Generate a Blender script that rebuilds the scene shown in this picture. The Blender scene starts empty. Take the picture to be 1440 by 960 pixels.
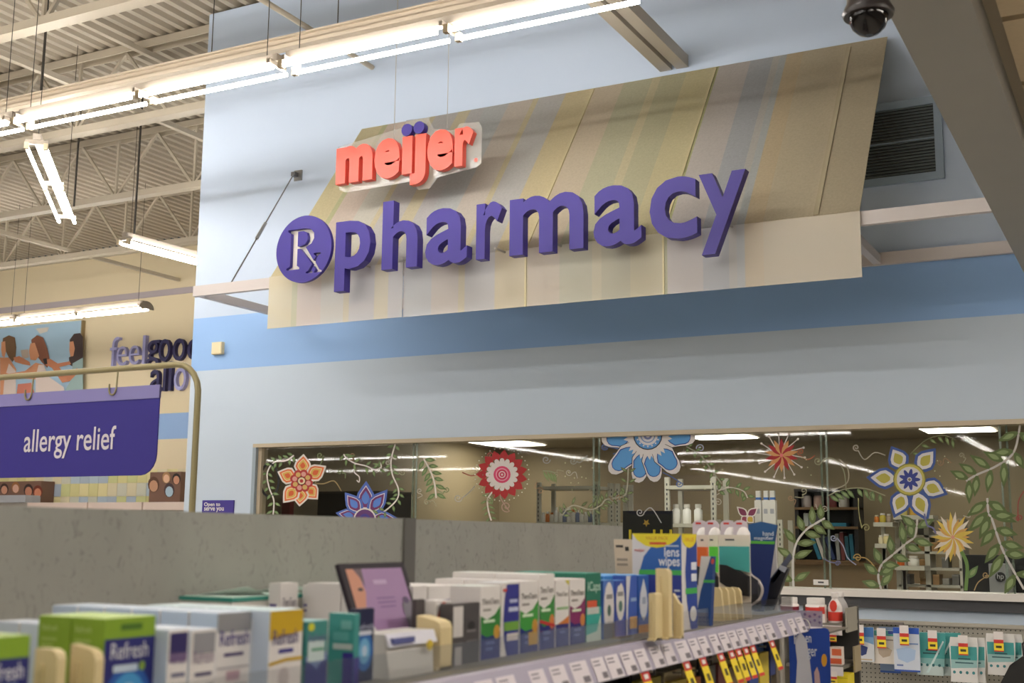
import bpy, math, random
from mathutils import Vector as V
random.seed(7)
sc = bpy.context.scene
COL = sc.collection
# ------------------------------------------------------------------ camera, world, exposure
F, YAW, PIT, ROL, CH = 1714.43, .487845, .158529, .0106257, 1.5
fw = V((-math.sin(YAW)*math.cos(PIT), math.cos(YAW)*math.cos(PIT), math.sin(PIT)))
rt = V((math.cos(YAW), math.sin(YAW), 0)); up0 = rt.cross(fw)
RT = rt*math.cos(ROL) + up0*math.sin(ROL); UP = -rt*math.sin(ROL) + up0*math.cos(ROL)
EYE = V((0, 0, CH))
cam = bpy.data.cameras.new('camera'); camo = bpy.data.objects.new('camera', cam); COL.objects.link(camo)
from mathutils import Matrix
m = Matrix((RT, UP, -fw)).transposed().to_4x4(); m.translation = EYE
camo.matrix_world = m
cam.sensor_width = 36; cam.lens = F/1440*36; cam.clip_start = .05; cam.clip_end = 200
cam.dof.use_dof = True; cam.dof.focus_distance = 8.6; cam.dof.aperture_fstop = 6.3
sc.camera = camo
w = bpy.data.worlds.new('world'); sc.world = w; w.use_nodes = True
w.node_tree.nodes['Background'].inputs[0].default_value = (.9, .95, 1, 1)
w.node_tree.nodes['Background'].inputs[1].default_value = .05
sc.view_settings.view_transform = 'Standard'; sc.view_settings.look = 'None'
sc.view_settings.exposure = 1.0; sc.view_settings.gamma = 1; sc.view_settings.use_curve_mapping = False
sc.cycles.use_denoising = True
sc.cycles.max_bounces = 8; sc.cycles.transparent_max_bounces = 16
sc.cycles.sample_clamp_indirect = 6
TUBE_POWER = 25.0      # emission of the store's fluorescent tubes
TROFFER_POWER = 7.0    # emission of the pharmacy's ceiling panels

def ray(x, y): return RT*((x-720)/F) - UP*((y-480)/F) + fw
def PY(x, y, Y): d = ray(x, y); return EYE + d*(Y/d.y)
def PX(x, y, X): d = ray(x, y); return EYE + d*(X/d.x)
def PZ(x, y, Z): d = ray(x, y); return EYE + d*((Z-CH)/d.z)

# ------------------------------------------------------------------ materials
def lin(c): return tuple((v/255/12.92 if v <= 10 else ((v/255+.055)/1.055)**2.4) for v in c) + (1,)
_m = {}
def M(c, rough=.55, metal=0., emit=0., var=0., scale=6., alpha=None, name=None, trans=0.):
    key = (tuple(c), rough, metal, emit, var, scale, trans)
    if key in _m: return _m[key]
    mt = bpy.data.materials.new(name or 'surface'); mt.use_nodes = True
    nt = mt.node_tree; b = nt.nodes['Principled BSDF']
    b.inputs['Base Color'].default_value = lin(c); b.inputs['Roughness'].default_value = rough
    b.inputs['Metallic'].default_value = metal
    if emit:
        b.inputs['Emission Color'].default_value = lin(c); b.inputs['Emission Strength'].default_value = emit
    if var:
        tc = nt.nodes.new('ShaderNodeTexCoord'); n = nt.nodes.new('ShaderNodeTexNoise'); mx = nt.nodes.new('ShaderNodeMix')
        mx.data_type = 'RGBA'; n.inputs['Scale'].default_value = scale; n.inputs['Detail'].default_value = 5
        nt.links.new(tc.outputs['Object'], n.inputs['Vector']); nt.links.new(n.outputs['Fac'], mx.inputs['Factor'])
        a = lin(c); mx.inputs['A'].default_value = tuple(min(1, v*(1-var)) for v in a[:3]) + (1,)
        mx.inputs['B'].default_value = tuple(min(1, v*(1+var)) for v in a[:3]) + (1,)
        nt.links.new(mx.outputs['Result'], b.inputs['Base Color'])
    if trans:
        o = nt.nodes['Material Output']; t = nt.nodes.new('ShaderNodeBsdfTransparent'); ms = nt.nodes.new('ShaderNodeMixShader')
        ms.inputs[0].default_value = trans
        nt.links.new(b.outputs[0], ms.inputs[1]); nt.links.new(t.outputs[0], ms.inputs[2]); nt.links.new(ms.outputs[0], o.inputs['Surface'])
    _m[key] = mt; return mt
def glass_mat(name, tint, boost=1.0, base=0.0):
    mt = bpy.data.materials.new(name); mt.use_nodes = True; nt = mt.node_tree; nt.nodes.clear()
    o = nt.nodes.new('ShaderNodeOutputMaterial'); t = nt.nodes.new('ShaderNodeBsdfTransparent'); g = nt.nodes.new('ShaderNodeBsdfGlossy')
    t.inputs[0].default_value = tint; g.inputs['Roughness'].default_value = .02
    f = nt.nodes.new('ShaderNodeFresnel')
    ge = nt.nodes.new('ShaderNodeNewGeometry'); io = nt.nodes.new('ShaderNodeMix'); io.inputs[2].default_value = 1.5; io.inputs[3].default_value = 1/1.5
    nt.links.new(ge.outputs['Backfacing'], io.inputs[0]); nt.links.new(io.outputs[0], f.inputs[0])
    mu = nt.nodes.new('ShaderNodeMath'); mu.operation = 'MULTIPLY_ADD'; mu.inputs[1].default_value = boost; mu.inputs[2].default_value = base
    nt.links.new(f.outputs[0], mu.inputs[0])
    ms = nt.nodes.new('ShaderNodeMixShader')
    nt.links.new(mu.outputs[0], ms.inputs[0]); nt.links.new(t.outputs[0], ms.inputs[1]); nt.links.new(g.outputs[0], ms.inputs[2]); nt.links.new(ms.outputs[0], o.inputs[0])
    return mt
def ramp_mat(name, axis, stops, rough=.6, trans_mix=None, noise=0.):
    """flat bands of paint along one object axis; stops = [(position, colour), ...] sorted, colour holds from its position on"""
    mt = bpy.data.materials.new(name); mt.use_nodes = True; nt = mt.node_tree; b = nt.nodes['Principled BSDF']
    b.inputs['Roughness'].default_value = rough
    tc = nt.nodes.new('ShaderNodeTexCoord'); sx = nt.nodes.new('ShaderNodeSeparateXYZ'); mr = nt.nodes.new('ShaderNodeMapRange'); cr = nt.nodes.new('ShaderNodeValToRGB')
    lo, hi = stops[0][0], stops[-1][0] + .5
    nt.links.new(tc.outputs['Object'], sx.inputs[0]); nt.links.new(sx.outputs['XYZ'.index(axis)], mr.inputs[0])
    mr.inputs[1].default_value = lo; mr.inputs[2].default_value = hi
    nt.links.new(mr.outputs[0], cr.inputs[0]); cr.color_ramp.interpolation = 'CONSTANT'
    els = cr.color_ramp.elements
    while len(els) > 1: els.remove(els[-1])
    for i, (p, c) in enumerate(stops):
        e = els[0] if i == 0 else els.new(min(1, (p-lo)/(hi-lo)))
        if i == 0: e.position = 0
        e.color = lin(c)
    out = cr.outputs[0]
    if noise:
        n = nt.nodes.new('ShaderNodeTexNoise'); n.inputs['Scale'].default_value = 60; n.inputs['Detail'].default_value = 3
        nt.links.new(tc.outputs['Object'], n.inputs['Vector'])
        mx = nt.nodes.new('ShaderNodeMix'); mx.data_type = 'RGBA'; mx.blend_type = 'MULTIPLY'; mx.inputs['Factor'].default_value = noise
        nt.links.new(out, mx.inputs['A']); nt.links.new(n.outputs['Color'], mx.inputs['B'])
        h = nt.nodes.new('ShaderNodeHueSaturation'); h.inputs['Saturation'].default_value = 0; nt.links.new(n.outputs['Color'], h.inputs['Color']); nt.links.new(h.outputs[0], mx.inputs['B'])
        out = mx.outputs['Result']
    nt.links.new(out, b.inputs['Base Color'])
    if trans_mix:
        o = nt.nodes['Material Output']; tl = nt.nodes.new('ShaderNodeBsdfTranslucent'); tp = nt.nodes.new('ShaderNodeBsdfTransparent')
        nt.links.new(out, tl.inputs[0]); m1 = nt.nodes.new('ShaderNodeMixShader'); m2 = nt.nodes.new('ShaderNodeMixShader')
        m1.inputs[0].default_value = trans_mix[0]; m2.inputs[0].default_value = trans_mix[1]
        nt.links.new(b.outputs[0], m1.inputs[1]); nt.links.new(tl.outputs[0], m1.inputs[2])
        nt.links.new(m1.outputs[0], m2.inputs[1]); nt.links.new(tp.outputs[0], m2.inputs[2]); nt.links.new(m2.outputs[0], o.inputs['Surface'])
    return mt

# ------------------------------------------------------------------ mesh helpers
class MB:
    def __init__(s): s.v = []; s.f = []; s.mi = []; s.mats = []; s.smooth = []
    def mat(s, m):
        if m not in s.mats: s.mats.append(m)
        return s.mats.index(m)
    def add(s, vs, fs, m, smooth=False):
        k = len(s.v); i = s.mat(m); s.v += [tuple(p) for p in vs]
        for f in fs: s.f.append(tuple(k+j for j in f)); s.mi.append(i); s.smooth.append(smooth)
        return s
    def box(s, a, b, m, faces=None):
        x0, y0, z0 = a; x1, y1, z1 = b
        vs = [(x0,y0,z0),(x1,y0,z0),(x1,y1,z0),(x0,y1,z0),(x0,y0,z1),(x1,y0,z1),(x1,y1,z1),(x0,y1,z1)]
        return s.add(vs, [(0,3,2,1),(4,5,6,7),(0,1,5,4),(1,2,6,5),(2,3,7,6),(3,0,4,7)], m)
    def prism(s, pts, d, m, m2=None):
        """polygon pts (3D, planar) extruded by vector d"""
        n = len(pts); d = V(d); vs = [V(p) for p in pts]; vs += [p+d for p in vs]
        s.add(vs, [tuple(range(n)), tuple(range(2*n-1, n-1, -1))], m)
        s.add(vs, [(i, (i+1) % n, (i+1) % n+n, i+n) for i in range(n)], m2 or m); return s
    def tube(s, pts, r, m, n=8, caps=True):
        pts = [V(p) for p in pts]; vs = []; prev = None
        for i, p in enumerate(pts):
            t = (pts[min(i+1, len(pts)-1)] - pts[max(i-1, 0)]).normalized()
            a = prev - t*prev.dot(t) if prev is not None else (V((0,0,1)).cross(t) if abs(t.z) < .9 else V((1,0,0)).cross(t))
            a.normalize(); prev = a; b = t.cross(a)
            rr = r[i] if isinstance(r, (list, tuple)) else r
            vs += [p + (a*math.cos(2*math.pi*k/n) + b*math.sin(2*math.pi*k/n))*rr for k in range(n)]
        fs = [(i*n+k, i*n+(k+1) % n, (i+1)*n+(k+1) % n, (i+1)*n+k) for i in range(len(pts)-1) for k in range(n)]
        s.add(vs, fs, m, True)
        if caps: s.add(vs[:n], [tuple(range(n-1, -1, -1))], m); s.add(vs[-n:], [tuple(range(n))], m)
        return s
    def bar(s, a, b, wx, wz, m):
        """rectangular bar a->b; wx horizontal width, wz the other"""
        a, b = V(a), V(b); t = (b-a).normalized(); h = V((0,0,1)).cross(t)
        if h.length < 1e-3: h = V((1,0,0))
        h.normalize(); u = t.cross(h)
        pts = [a+h*(sx*wx/2)+u*(sz*wz/2) for sx, sz in ((-1,-1),(1,-1),(1,1),(-1,1))]
        return s.prism(pts, b-a, m)
    def lathe(s, c, prof, m, n=16, axis='Z'):
        vs = []
        for r, h in prof:
            for k in range(n):
                a = 2*math.pi*k/n; q = (r*math.cos(a), r*math.sin(a), h)
                if axis == 'Y': q = (q[0], q[2], q[1])
                if axis == 'X': q = (q[2], q[0], q[1])
                vs.append((c[0]+q[0], c[1]+q[1], c[2]+q[2]))
        fs = [(i*n+k, i*n+(k+1) % n, (i+1)*n+(k+1) % n, (i+1)*n+k) for i in range(len(prof)-1) for k in range(n)]
        s.add(vs, fs, m, True); s.add(vs[:n], [tuple(range(n-1,-1,-1))], m); s.add(vs[-n:], [tuple(range(n))], m)
        return s
    def text(s, body, fn, m, bold=0., ext=0.):
        vs, fs = text_geo(body, bold, ext); return s.add([fn(*p) for p in vs], fs, m)
    def mesh(s, name):
        me = bpy.data.meshes.new(name); me.from_pydata(s.v, [], s.f)
        for q in s.mats: me.materials.append(q)
        me.polygons.foreach_set('material_index', s.mi); me.polygons.foreach_set('use_smooth', s.smooth); me.update()
        return me
    def obj(s, name, parent=None, loc=None):
        o = bpy.data.objects.new(name, s.mesh(name)); COL.objects.link(o)
        if loc is not None: o.location = loc
        if parent is not None: o.parent = parent
        return o
_tx = {}
def text_geo(body, bold=0., ext=0.):
    """built-in font text as mesh, normalised to its bounding box: x,y in 0..1, z in 0..1 (1 = front)"""
    k = (body, bold, ext)
    if k not in _tx:
        cu = bpy.data.curves.new('text', 'FONT'); cu.body = body; cu.offset = bold; cu.extrude = .05 if ext else 0; cu.resolution_u = 4
        ob = bpy.data.objects.new('text', cu); me = bpy.data.meshes.new_from_object(ob)
        vs = [tuple(v.co) for v in me.vertices]; fs = [tuple(p.vertices) for p in me.polygons]
        bpy.data.objects.remove(ob); bpy.data.meshes.remove(me); bpy.data.curves.remove(cu)
        x0 = min(v[0] for v in vs); x1 = max(v[0] for v in vs); y0 = min(v[1] for v in vs); y1 = max(v[1] for v in vs)
        _tx[k] = ([((v[0]-x0)/(x1-x0), (v[1]-y0)/(y1-y0), (v[2]/.1+.5 if ext else 0)) for v in vs], fs)
    return _tx[k]
def tag(o, label=None, cat=None, group=None, kind=None):
    if label: o['label'] = label
    if cat: o['category'] = cat
    if group: o['group'] = group
    if kind: o['kind'] = kind
    return o
def thing(name, label, cat, loc=(0,0,0), group=None):
    o = bpy.data.objects.new(name, None); COL.objects.link(o); o.location = loc; o.empty_display_size = .1
    return tag(o, label, cat, group)
def struct(name, mb, parent=None):
    o = mb.obj(name, parent)
    if parent is None: o['kind'] = 'structure'
    return o
def dup(root, loc, label=None, group=None):
    r = root.copy(); COL.objects.link(r); r.location = loc
    if label: r['label'] = label
    if group: r['group'] = group
    for ch in list(root.children):
        c = ch.copy(); COL.objects.link(c); c.parent = r
        for g in ch.children:
            d = g.copy(); COL.objects.link(d); d.parent = c
    return r
def part(o, name, mb, loc=None):
    """mesh given in world coordinates, parented to empty o that sits at o.location"""
    L = o.location
    mb.v = [(p[0]-L.x, p[1]-L.y, p[2]-L.z) for p in mb.v]
    return mb.obj(name, o)

ORD = ['first','second','third','fourth','fifth','sixth','seventh','eighth','ninth','tenth','eleventh','twelfth','thirteenth','fourteenth']
# common colours
WHITE = M((225,222,218)); CREAM = M((222,206,165)); TAN = M((214,196,150)); BLACK = M((22,22,24)); DGREY = M((70,70,74))
STEEL = M((176,172,166), .4, .3); PAINTW = M((196,186,170), .6, var=.05, scale=2.); GREYP = M((150,148,144))
NAVY = M((44,40,120)); PURP = M((56,42,140), .45); CLEAR = glass_mat('clear_acrylic', (.93,.93,.93,1), 1.0, .02)
GLASS = glass_mat('window_glass', (.88,.89,.86,1), .65, .0); YELLOW = M((240,214,50)); RED = M((200,50,42)); LILAC = M((150,150,205))

# ================================================================== THE SETTING
D = 8.0; DECK = 6.2; XL = -7.41; YW = 14.42
struct('floor', MB().box((-40,-80,-.1), (6,16,0), M((190,184,174), .25, var=.08, scale=1.5)))
wall_paint = ramp_mat('blue_wall_paint', 'Z', [(0,(192,206,222)), (2.885,(146,184,234)), (3.352,(190,205,226))], .6)
WX0, WX1, WZ0, WZ1 = PY(357,625,D).x, 3.0, 1.12, 2.24
wb = MB()
wb.box((XL,D,0), (WX0,D+.18,DECK-.02), wall_paint); wb.box((WX0,D,WZ1), (WX1,D+.18,DECK-.02), wall_paint)
wb.box((WX0,D,0), (WX1,D+.18,WZ0), wall_paint); wb.box((WX1,D,0), (6,D+.18,DECK-.02), wall_paint)
struct('wall_back', wb)
interior = M((146,131,104), .6, var=.06, scale=1.2)
struct('wall_return', MB().box((XL,D+.18,0), (XL+.14,YW,DECK-.02), M((200,206,214))))
struct('wall_pharmacy_left', MB().box((XL+.14,D+.18,0), (XL+.2,13.3,2.6), interior))
struct('wall_pharmacy_back', MB().box((XL+.2,13.3,0), (6,13.4,2.6), interior))
struct('ceiling_pharmacy', MB().box((XL+.14,D+.18,2.56), (6,13.4,2.62), M((150,140,122))))
yellow = ramp_mat('yellow_wall_paint', 'Z', [(0,(226,211,180)), (2.95,(150,182,228)), (3.36,(224,209,176))], .6)
wall_far = struct('wall_far', MB().box((-40,YW,0), (XL+.14,YW+.15,DECK), yellow))
struct('wall_left', MB().box((-40.2,-80,0), (-40,YW,DECK), M((215,205,185))))
struct('wall_right', MB().box((6,-80,0), (6.2,16,DECK), M((205,200,190))))
struct('wall_front', MB().box((-40,-80.2,0), (6,-80,DECK), M((190,180,160))))
# corrugated roof deck, flutes run towards the wall
deck_m = M((184,174,157), .5, var=.05, scale=.8)
dk = MB(); pitch = .152; n = int(46/pitch)
prof = []
for i in range(n):
    x = -40 + i*pitch
    prof += [(x, 0), (x+.062, 0), (x+.082, .05), (x+.132, .05)]
vs = []; fs = []
for i, (x, z) in enumerate(prof): vs += [(x,-80,DECK+z), (x,YW,DECK+z)]
fs = [(2*i, 2*i+2, 2*i+3, 2*i+1) for i in range(len(prof)-1)]
dk.add(vs, fs, deck_m); struct('ceiling_deck', dk)
struct('roof_slab', MB().box((-40,-80,DECK+.12), (6,YW,DECK+.2), BLACK))
# soffit beam and tiled low ceiling over the camera's aisle
SZ = 3.1
struct('trim_soffit', MB().box((-.646,-7,SZ), (-.41,D,SZ+1.0), M((150,148,142), .55, var=.03)))
tc = struct('ceiling_tiled', MB().box((-.41,-7,SZ+.125), (6,D,SZ+.18), M((150,138,118))))
tile_me = None
for ix in range(5):
    for iy in range(12):
        x0 = -.365 + ix*.625; y0 = D - .03 - (iy+1)*.64 + .0
        if tile_me is None:
            tile_me = MB().prism([(0,0,0),(.59,0,0),(.59,.6,0),(0,.6,0)], (0,0,.03), M((196,178,148), .8, var=.08, scale=40.)).mesh('ceiling_tile')
        o = bpy.data.objects.new('ceiling_tile', tile_me); COL.objects.link(o); o.location = (x0, y0, SZ+.1); o.parent = tc

AISLE_POWER = 9.0      # lay-in panels of the low tiled ceiling over the camera's aisle
for i, (X, Y) in enumerate(((.9,5.6),(.9,3.1),(.9,.6),(.9,-1.9))):
    o = thing('aisle_light', 'lit lay-in panel of the low tiled ceiling, seen as glare on the purple placard', 'ceiling light', (X, Y, SZ+.09), 'panels in the low ceiling')
    MB().box((-.3,-.6,-.006), (.3,.6,.004), M((255,246,234), .5, emit=AISLE_POWER, name='lit_aisle_panel')).obj('diffuser', o)
    MB().box((-.32,-.62,.004), (.32,.62,.008), WHITE).obj('frame', o)
# ------------------------------------------------------------------ window
GY = D + .05
fr = M((190,176,152), .4); jamb = M((150,164,176), .4)
win = MB()
win.box((WX0,D-.012,WZ1-.03), (WX1,D+.14,WZ1), fr); win.box((WX0,D-.012,WZ0), (WX0+.035,D+.14,WZ1-.03), jamb)
win.box((WX0+.035,D+.02,WZ0), (WX0+.07,D+.1,WZ1-.03), fr)
window = struct('window_1', win)
LZ = 1.19
struct('trim_counter', MB().box((WX0-.02,D-.06,LZ-.042), (WX1,D+.22,LZ), M((226,220,214), .35)).box((WX0-.02,D-.03,LZ-.11), (WX1,D,LZ-.042), DGREY))  # dark grey strip below the ledge stands in for its shadow gap
psplit = [WX0+.04, PY(582,680,GY).x, PY(838,680,GY).x, PY(1160,700,GY).x, PY(1412,640,GY).x, WX1]
panes = []
for i in range(5):
    y = GY + (.012 if i % 2 else 0)
    a, b = psplit[i]-(.025 if i else 0), psplit[i+1]+(.025 if i < 4 else 0)
    p = MB().box((a, y, LZ), (b, y+.006, WZ1-.03), GLASS).obj('glass_pane', window); panes.append(p)
    if i: MB().box((a, y-.001, LZ), (a+.012, y+.008, WZ1-.03), M((150,168,158), .1, trans=.55)).obj('glass_edge', p)
    if i < 4: MB().box((b-.012, y-.001, LZ), (b, y+.008, WZ1-.03), M((150,168,158), .1, trans=.55)).obj('glass_edge', p)

# ------------------------------------------------------------------ flowers and vines painted on the glass
class Art:
    """flat paint on the glass plane; shapes given in photograph pixels and laid on the plane"""
    def __init__(s, Y=GY-.002, zmax=WZ1-.031): s.mb = MB(); s.Y = Y; s.k = 0; s.zmax = zmax
    def poly(s, pts, c, rough=.7):
        s.k += 1; Y = s.Y - s.k*.00005
        P = [PY(x, y, Y) for x, y in pts]
        if s.zmax and any(p.z > s.zmax for p in P):
            out = []
            for i in range(len(P)):
                a, b = P[i-1], P[i]
                if (a.z <= s.zmax) != (b.z <= s.zmax): out.append(a + (b-a)*((s.zmax-a.z)/(b.z-a.z)))
                if b.z <= s.zmax: out.append(b)
            P = out
            if len(P) < 3: return
        s.mb.add(P, [tuple(range(len(P)))], M(c, rough))
    def disc(s, x, y, r, c, n=20, ry=None): s.poly([(x+r*math.cos(2*math.pi*i/n), y+(ry or r)*math.sin(2*math.pi*i/n)) for i in range(n)], c)
    def petal(s, cx, cy, tx, ty, wd, cols, r0=0., blunt=0.):
        L = math.hypot(tx-cx, ty-cy); ux, uy = (tx-cx)/L, (ty-cy)/L; px, py = -uy, ux
        for j, c in enumerate(cols):
            k = 1 - .27*j if not isinstance(c, tuple) or len(c) == 3 else c[3]
            c = c[:3]; mid = r0 + (L-r0)*.46; pts = []
            for t, wv in ((0,.28),(.18,.72),(.38,1),(.6,.85),(.8,.45+.4*blunt),(.93,.16+.5*blunt),(1,.001+.25*blunt)):
                pts.append((mid + (r0+(L-r0)*t-mid)*k, wv*wd/2*k))
            q = [(cx+ux*a+px*b, cy+uy*a+py*b) for a, b in pts] + [(cx+ux*a-px*b, cy+uy*a-py*b) for a, b in reversed(pts)]
            s.poly(q, c)
    def stroke(s, pts, wd, c, taper=False):
        L = []; R = []; n = len(pts)
        for i, (x, y) in enumerate(pts):
            a = pts[max(i-1, 0)]; b = pts[min(i+1, n-1)]; l = math.hypot(b[0]-a[0], b[1]-a[1]) or 1
            nx, ny = -(b[1]-a[1])/l, (b[0]-a[0])/l; h = wd/2*(1-.6*i/(n-1) if taper else 1)
            L.append((x+nx*h, y+ny*h)); R.append((x-nx*h, y-ny*h))
        for i in range(n-1):
            if i: s.k -= 1
            s.poly([L[i], L[i+1], R[i+1], R[i]], c)
    def leaf(s, x, y, ang, ln, wd, c=(96,122,76), c2=(132,150,102)):
        tx, ty = x+ln*math.cos(ang), y+ln*math.sin(ang)
        s.petal(x, y, tx, ty, wd, [c, c2+(.55,)])
    def done(s, name, parent, label=None):
        o = s.mb.obj(name, parent); o.location = (0,0,0)
        if label: o['label'] = label
        return o
def smooth(pts, n=5):
    out = []
    for i in range(len(pts)-1):
        p0, p1, p2, p3 = pts[max(i-1,0)], pts[i], pts[i+1], pts[min(i+2,len(pts)-1)]
        for k in range(n):
            t = k/n
            out.append(tuple(.5*((2*p1[j])+(-p0[j]+p2[j])*t+(2*p0[j]-5*p1[j]+4*p2[j]-p3[j])*t*t+(-p0[j]+3*p1[j]-3*p2[j]+p3[j])*t**3) for j in (0,1)))
    return out + [pts[-1]]
def spiral(cx, cy, r, turns=1.6, a0=0., sg=1, tail=None):
    pts = [(cx+r*(1-.85*t/20)*math.cos(a0+sg*turns*6.283*t/20), cy+r*(1-.85*t/20)*math.sin(a0+sg*turns*6.283*t/20)) for t in range(21)]
    return (smooth(tail+[pts[0]], 4)[:-1] if tail else []) + pts
def pane_for(x):
    X = PY(x, 680, GY).x
    for i in range(5):
        if X < psplit[i+1]: return panes[i]
    return panes[-1]
W_ = (214,208,202)
a = Art()                                                    # orange six-petal flower
for t in ((427,638),(459,655),(447,702),(421,712),(398,707),(390,663)): a.petal(424,676,t[0],t[1],25,[W_,(214,112,62,.8),(226,200,160,.6),(206,170,84,.52),(206,96,52,.3)],8)
for i in range(8): a.disc(424+11*math.cos(i*.785+.3), 676+11*math.sin(i*.785+.3), 5.5, (168,52,50)); 
for i in range(8): a.disc(424+10*math.cos(i*.785+.3), 676+10*math.sin(i*.785+.3), 3.4, (196,164,96) if i % 2 else (206,150,140))
a.disc(424,676,5,(214,196,160)); a.disc(424,676,2.5,(170,50,50)); a.done('painted_flower', panes[0], 'orange six-petal flower painted on the glass')
a = Art()                                                    # blue lotus
for t, wd in (((472,721),20),((559,728),20),((515,676),27),((485,692),24),((545,688),24),((470,745),20),((556,750),20),((513,785),24)):
    a.petal(513,728,t[0],t[1],wd,[(78,104,184),(214,208,214,.74),(112,52,104,.66),(86,126,204,.42)],8)
a.disc(513,730,16,W_); a.disc(513,730,14,(96,56,112)); a.disc(513,730,8,(70,60,140)); a.disc(513,730,4,(120,60,110))
a.done('painted_flower', panes[0], 'blue and purple lotus painted on the glass')
a = Art()                                                    # red and white daisy
for i in range(15):
    t = i*6.283/15+.2; a.petal(706,667,706+36*math.cos(t),667+35*math.sin(t),12,[(170,40,44)],20)
for i in range(16):
    t = i*6.283/16; a.petal(706,667,706+23*math.cos(t),667+23*math.sin(t),8.6,[(216,208,206)],8,.8)
for r, c in ((12,(214,70,112)),(9,(226,150,170)),(7.4,(200,50,90)),(5,(220,190,190)),(3.4,(190,40,80)),(1.6,(220,190,190))): a.disc(706,667,r,c)
for i in range(34):
    t = i*6.283/34; a.disc(706+38*math.cos(t),667+37*math.sin(t),1.0,(206,206,190),6)
a.done('painted_flower', panes[1], 'red and white daisy painted on the glass')
a = Art()                                                    # big blue and white daisy cut by the window head
for t, wd in (((846,618),30),((858,664),31),((896,678),28),((922,677),28),((953,664),31),((978,615),30),((850,575),30),((975,572),30)):
    a.petal(911,612,t[0],t[1],wd+2,[(60,56,60)],15,.75); a.petal(911,612,t[0],t[1],wd,[(212,208,208)],15,.75)
    L = math.hypot(t[0]-911, t[1]-612); ux, uy = (t[0]-911)/L, (t[1]-612)/L
    a.petal(911+ux*26,612+uy*26,911+ux*(L-7),612+uy*(L-7),wd*.86,[(50,74,150)],0,.8); a.petal(911+ux*27,612+uy*27,911+ux*(L-8),612+uy*(L-8),wd*.76,[(88,152,212)],0,.8)
    for k in (-1.5,-.5,.5,1.5):
        a.petal(911+ux*18-uy*k*wd*.16,612+uy*18+ux*k*wd*.16,911+ux*(36-3*abs(k))-uy*k*wd*.2,612+uy*(36-3*abs(k))+ux*k*wd*.2,7,[(212,208,208)])
for r, c in ((20.5,(50,50,60)),(19,(88,146,206)),(14,(208,206,210)),(10.5,(120,150,196)),(9,(206,206,214)),(6,(120,130,180)),(3,(210,210,220))): a.disc(911,612,r,c)
for i in range(16): a.disc(911+15.5*math.cos(i*.3927),612+15.5*math.sin(i*.3927),1.3,(212,208,208),6)
a.done('painted_flower', panes[2], 'large blue and white daisy painted at the top of the glass')
a = Art()                                                    # small red and orange starburst
for i in range(14):
    t = i*6.283/14; a.stroke([(1099+14*math.cos(t),640+14*math.sin(t)),(1099+33*math.cos(t+.1),640+32*math.sin(t+.1))],1.2,W_); a.disc(1099+33*math.cos(t+.1),640+32*math.sin(t+.1),1.7,W_,8)
for i in range(14):
    t = i*6.283/14+.22; a.petal(1099,640,1099+24*math.cos(t),640+24*math.sin(t),7,[(206,150,96) if i % 2 else (164,44,50)],2)
a.disc(1099,640,2.5,(220,120,120)); a.done('painted_flower', panes[2], 'small red and orange starburst painted on the glass')
a = Art()                                                    # blue-edged white and yellow flower
for t in ((1253,627),(1316,630),(1333,695),(1305,733),(1257,728),(1218,671)): a.petal(1279,674,t[0],t[1],31,[(62,86,148),(208,206,208,.74),(176,168,78,.46)],16)
a.disc(1279,674,23,(120,120,60)); a.disc(1279,674,21.5,(182,172,86)); a.disc(1279,674,18,(204,204,208))
for i in range(9):
    t = i*6.283/9; a.petal(1279,674,1279+15*math.cos(t),674+15*math.sin(t),6,[(54,66,140)],3,.6)
a.disc(1279,674,2,(120,110,100)); a.stroke(smooth([(1300,722),(1304,738),(1312,742),(1316,750)]),2.5,(110,110,150))
a.done('painted_flower', panes[3], 'blue-edged white and yellow flower painted on the glass')
a = Art()                                                    # yellow spiky flower
for i in range(26):
    t = i*6.283/26; r = 36 if i % 3 else 28; a.petal(1340,755,1340+r*math.cos(t)*.85,755+r*math.sin(t),7,[[(206,160,90),(212,184,84),(216,206,190)][i % 3]],2)
a.disc(1340,755,2.5,(214,150,130)); a.stroke(smooth([(1352,775),(1360,795),(1358,830)]),5,(100,130,70)); a.leaf(1362,812,-.9,22,10)
a.done('painted_flower', panes[3], 'spiky yellow flower on a green stem painted on the glass')
a = Art()                                                    # butterfly
for t, c in (((1036,712),(124,54,84)),((1066,713),(124,54,84)),((1042,735),(150,70,90)),((1060,735),(190,160,70))): a.petal(1051,726,t[0],t[1],12,[W_,c+(.72,)])
a.done('painted_butterfly', panes[2])
def vine(pts, wd=2.2, c=W_, leaves=0, ln=12, lw=4.5, lc=(96,122,76), both=True, spread=1.0, name='painted_vine', flip=1):
    a = Art(); sm = smooth(pts, 6); a.stroke(sm, wd, c)
    for i in range(leaves):
        j = int((i+.5)/leaves*(len(sm)-1)); x, y = sm[j]; b = sm[min(j+1, len(sm)-1)]; p = sm[max(j-1,0)]
        an = math.atan2(b[1]-p[1], b[0]-p[0])
        for sg in ((1,-1) if both else (flip,)): a.leaf(x+sg*1.5*math.cos(an+1.57), y+sg*1.5*math.sin(an+1.57), an+sg*spread, ln*random.uniform(.85,1.15), lw, lc)
    return a.done(name, pane_for(sum(p[0] for p in pts)/len(pts)))
def s6(ox, oy, k, pts): return [(ox+x/k, oy+y/k) for x, y in pts]
a = Art(); a.stroke([(379+13*math.cos(t*.314), 675+23*math.sin(t*.314)) for t in range(21)], 3.4, (28,28,28)); a.done('painted_ring', panes[0])
vine(s6(360,600,6,[(320,240),(250,285),(150,300),(95,390),(110,510),(150,620),(145,740)]), 2, W_, 11, 9, 4)
vine(s6(360,600,6,[(1175,145),(1140,280),(1150,400),(1200,520),(1190,610),(1100,700),(1010,750)]), 2, W_, 11, 9, 4)
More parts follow.
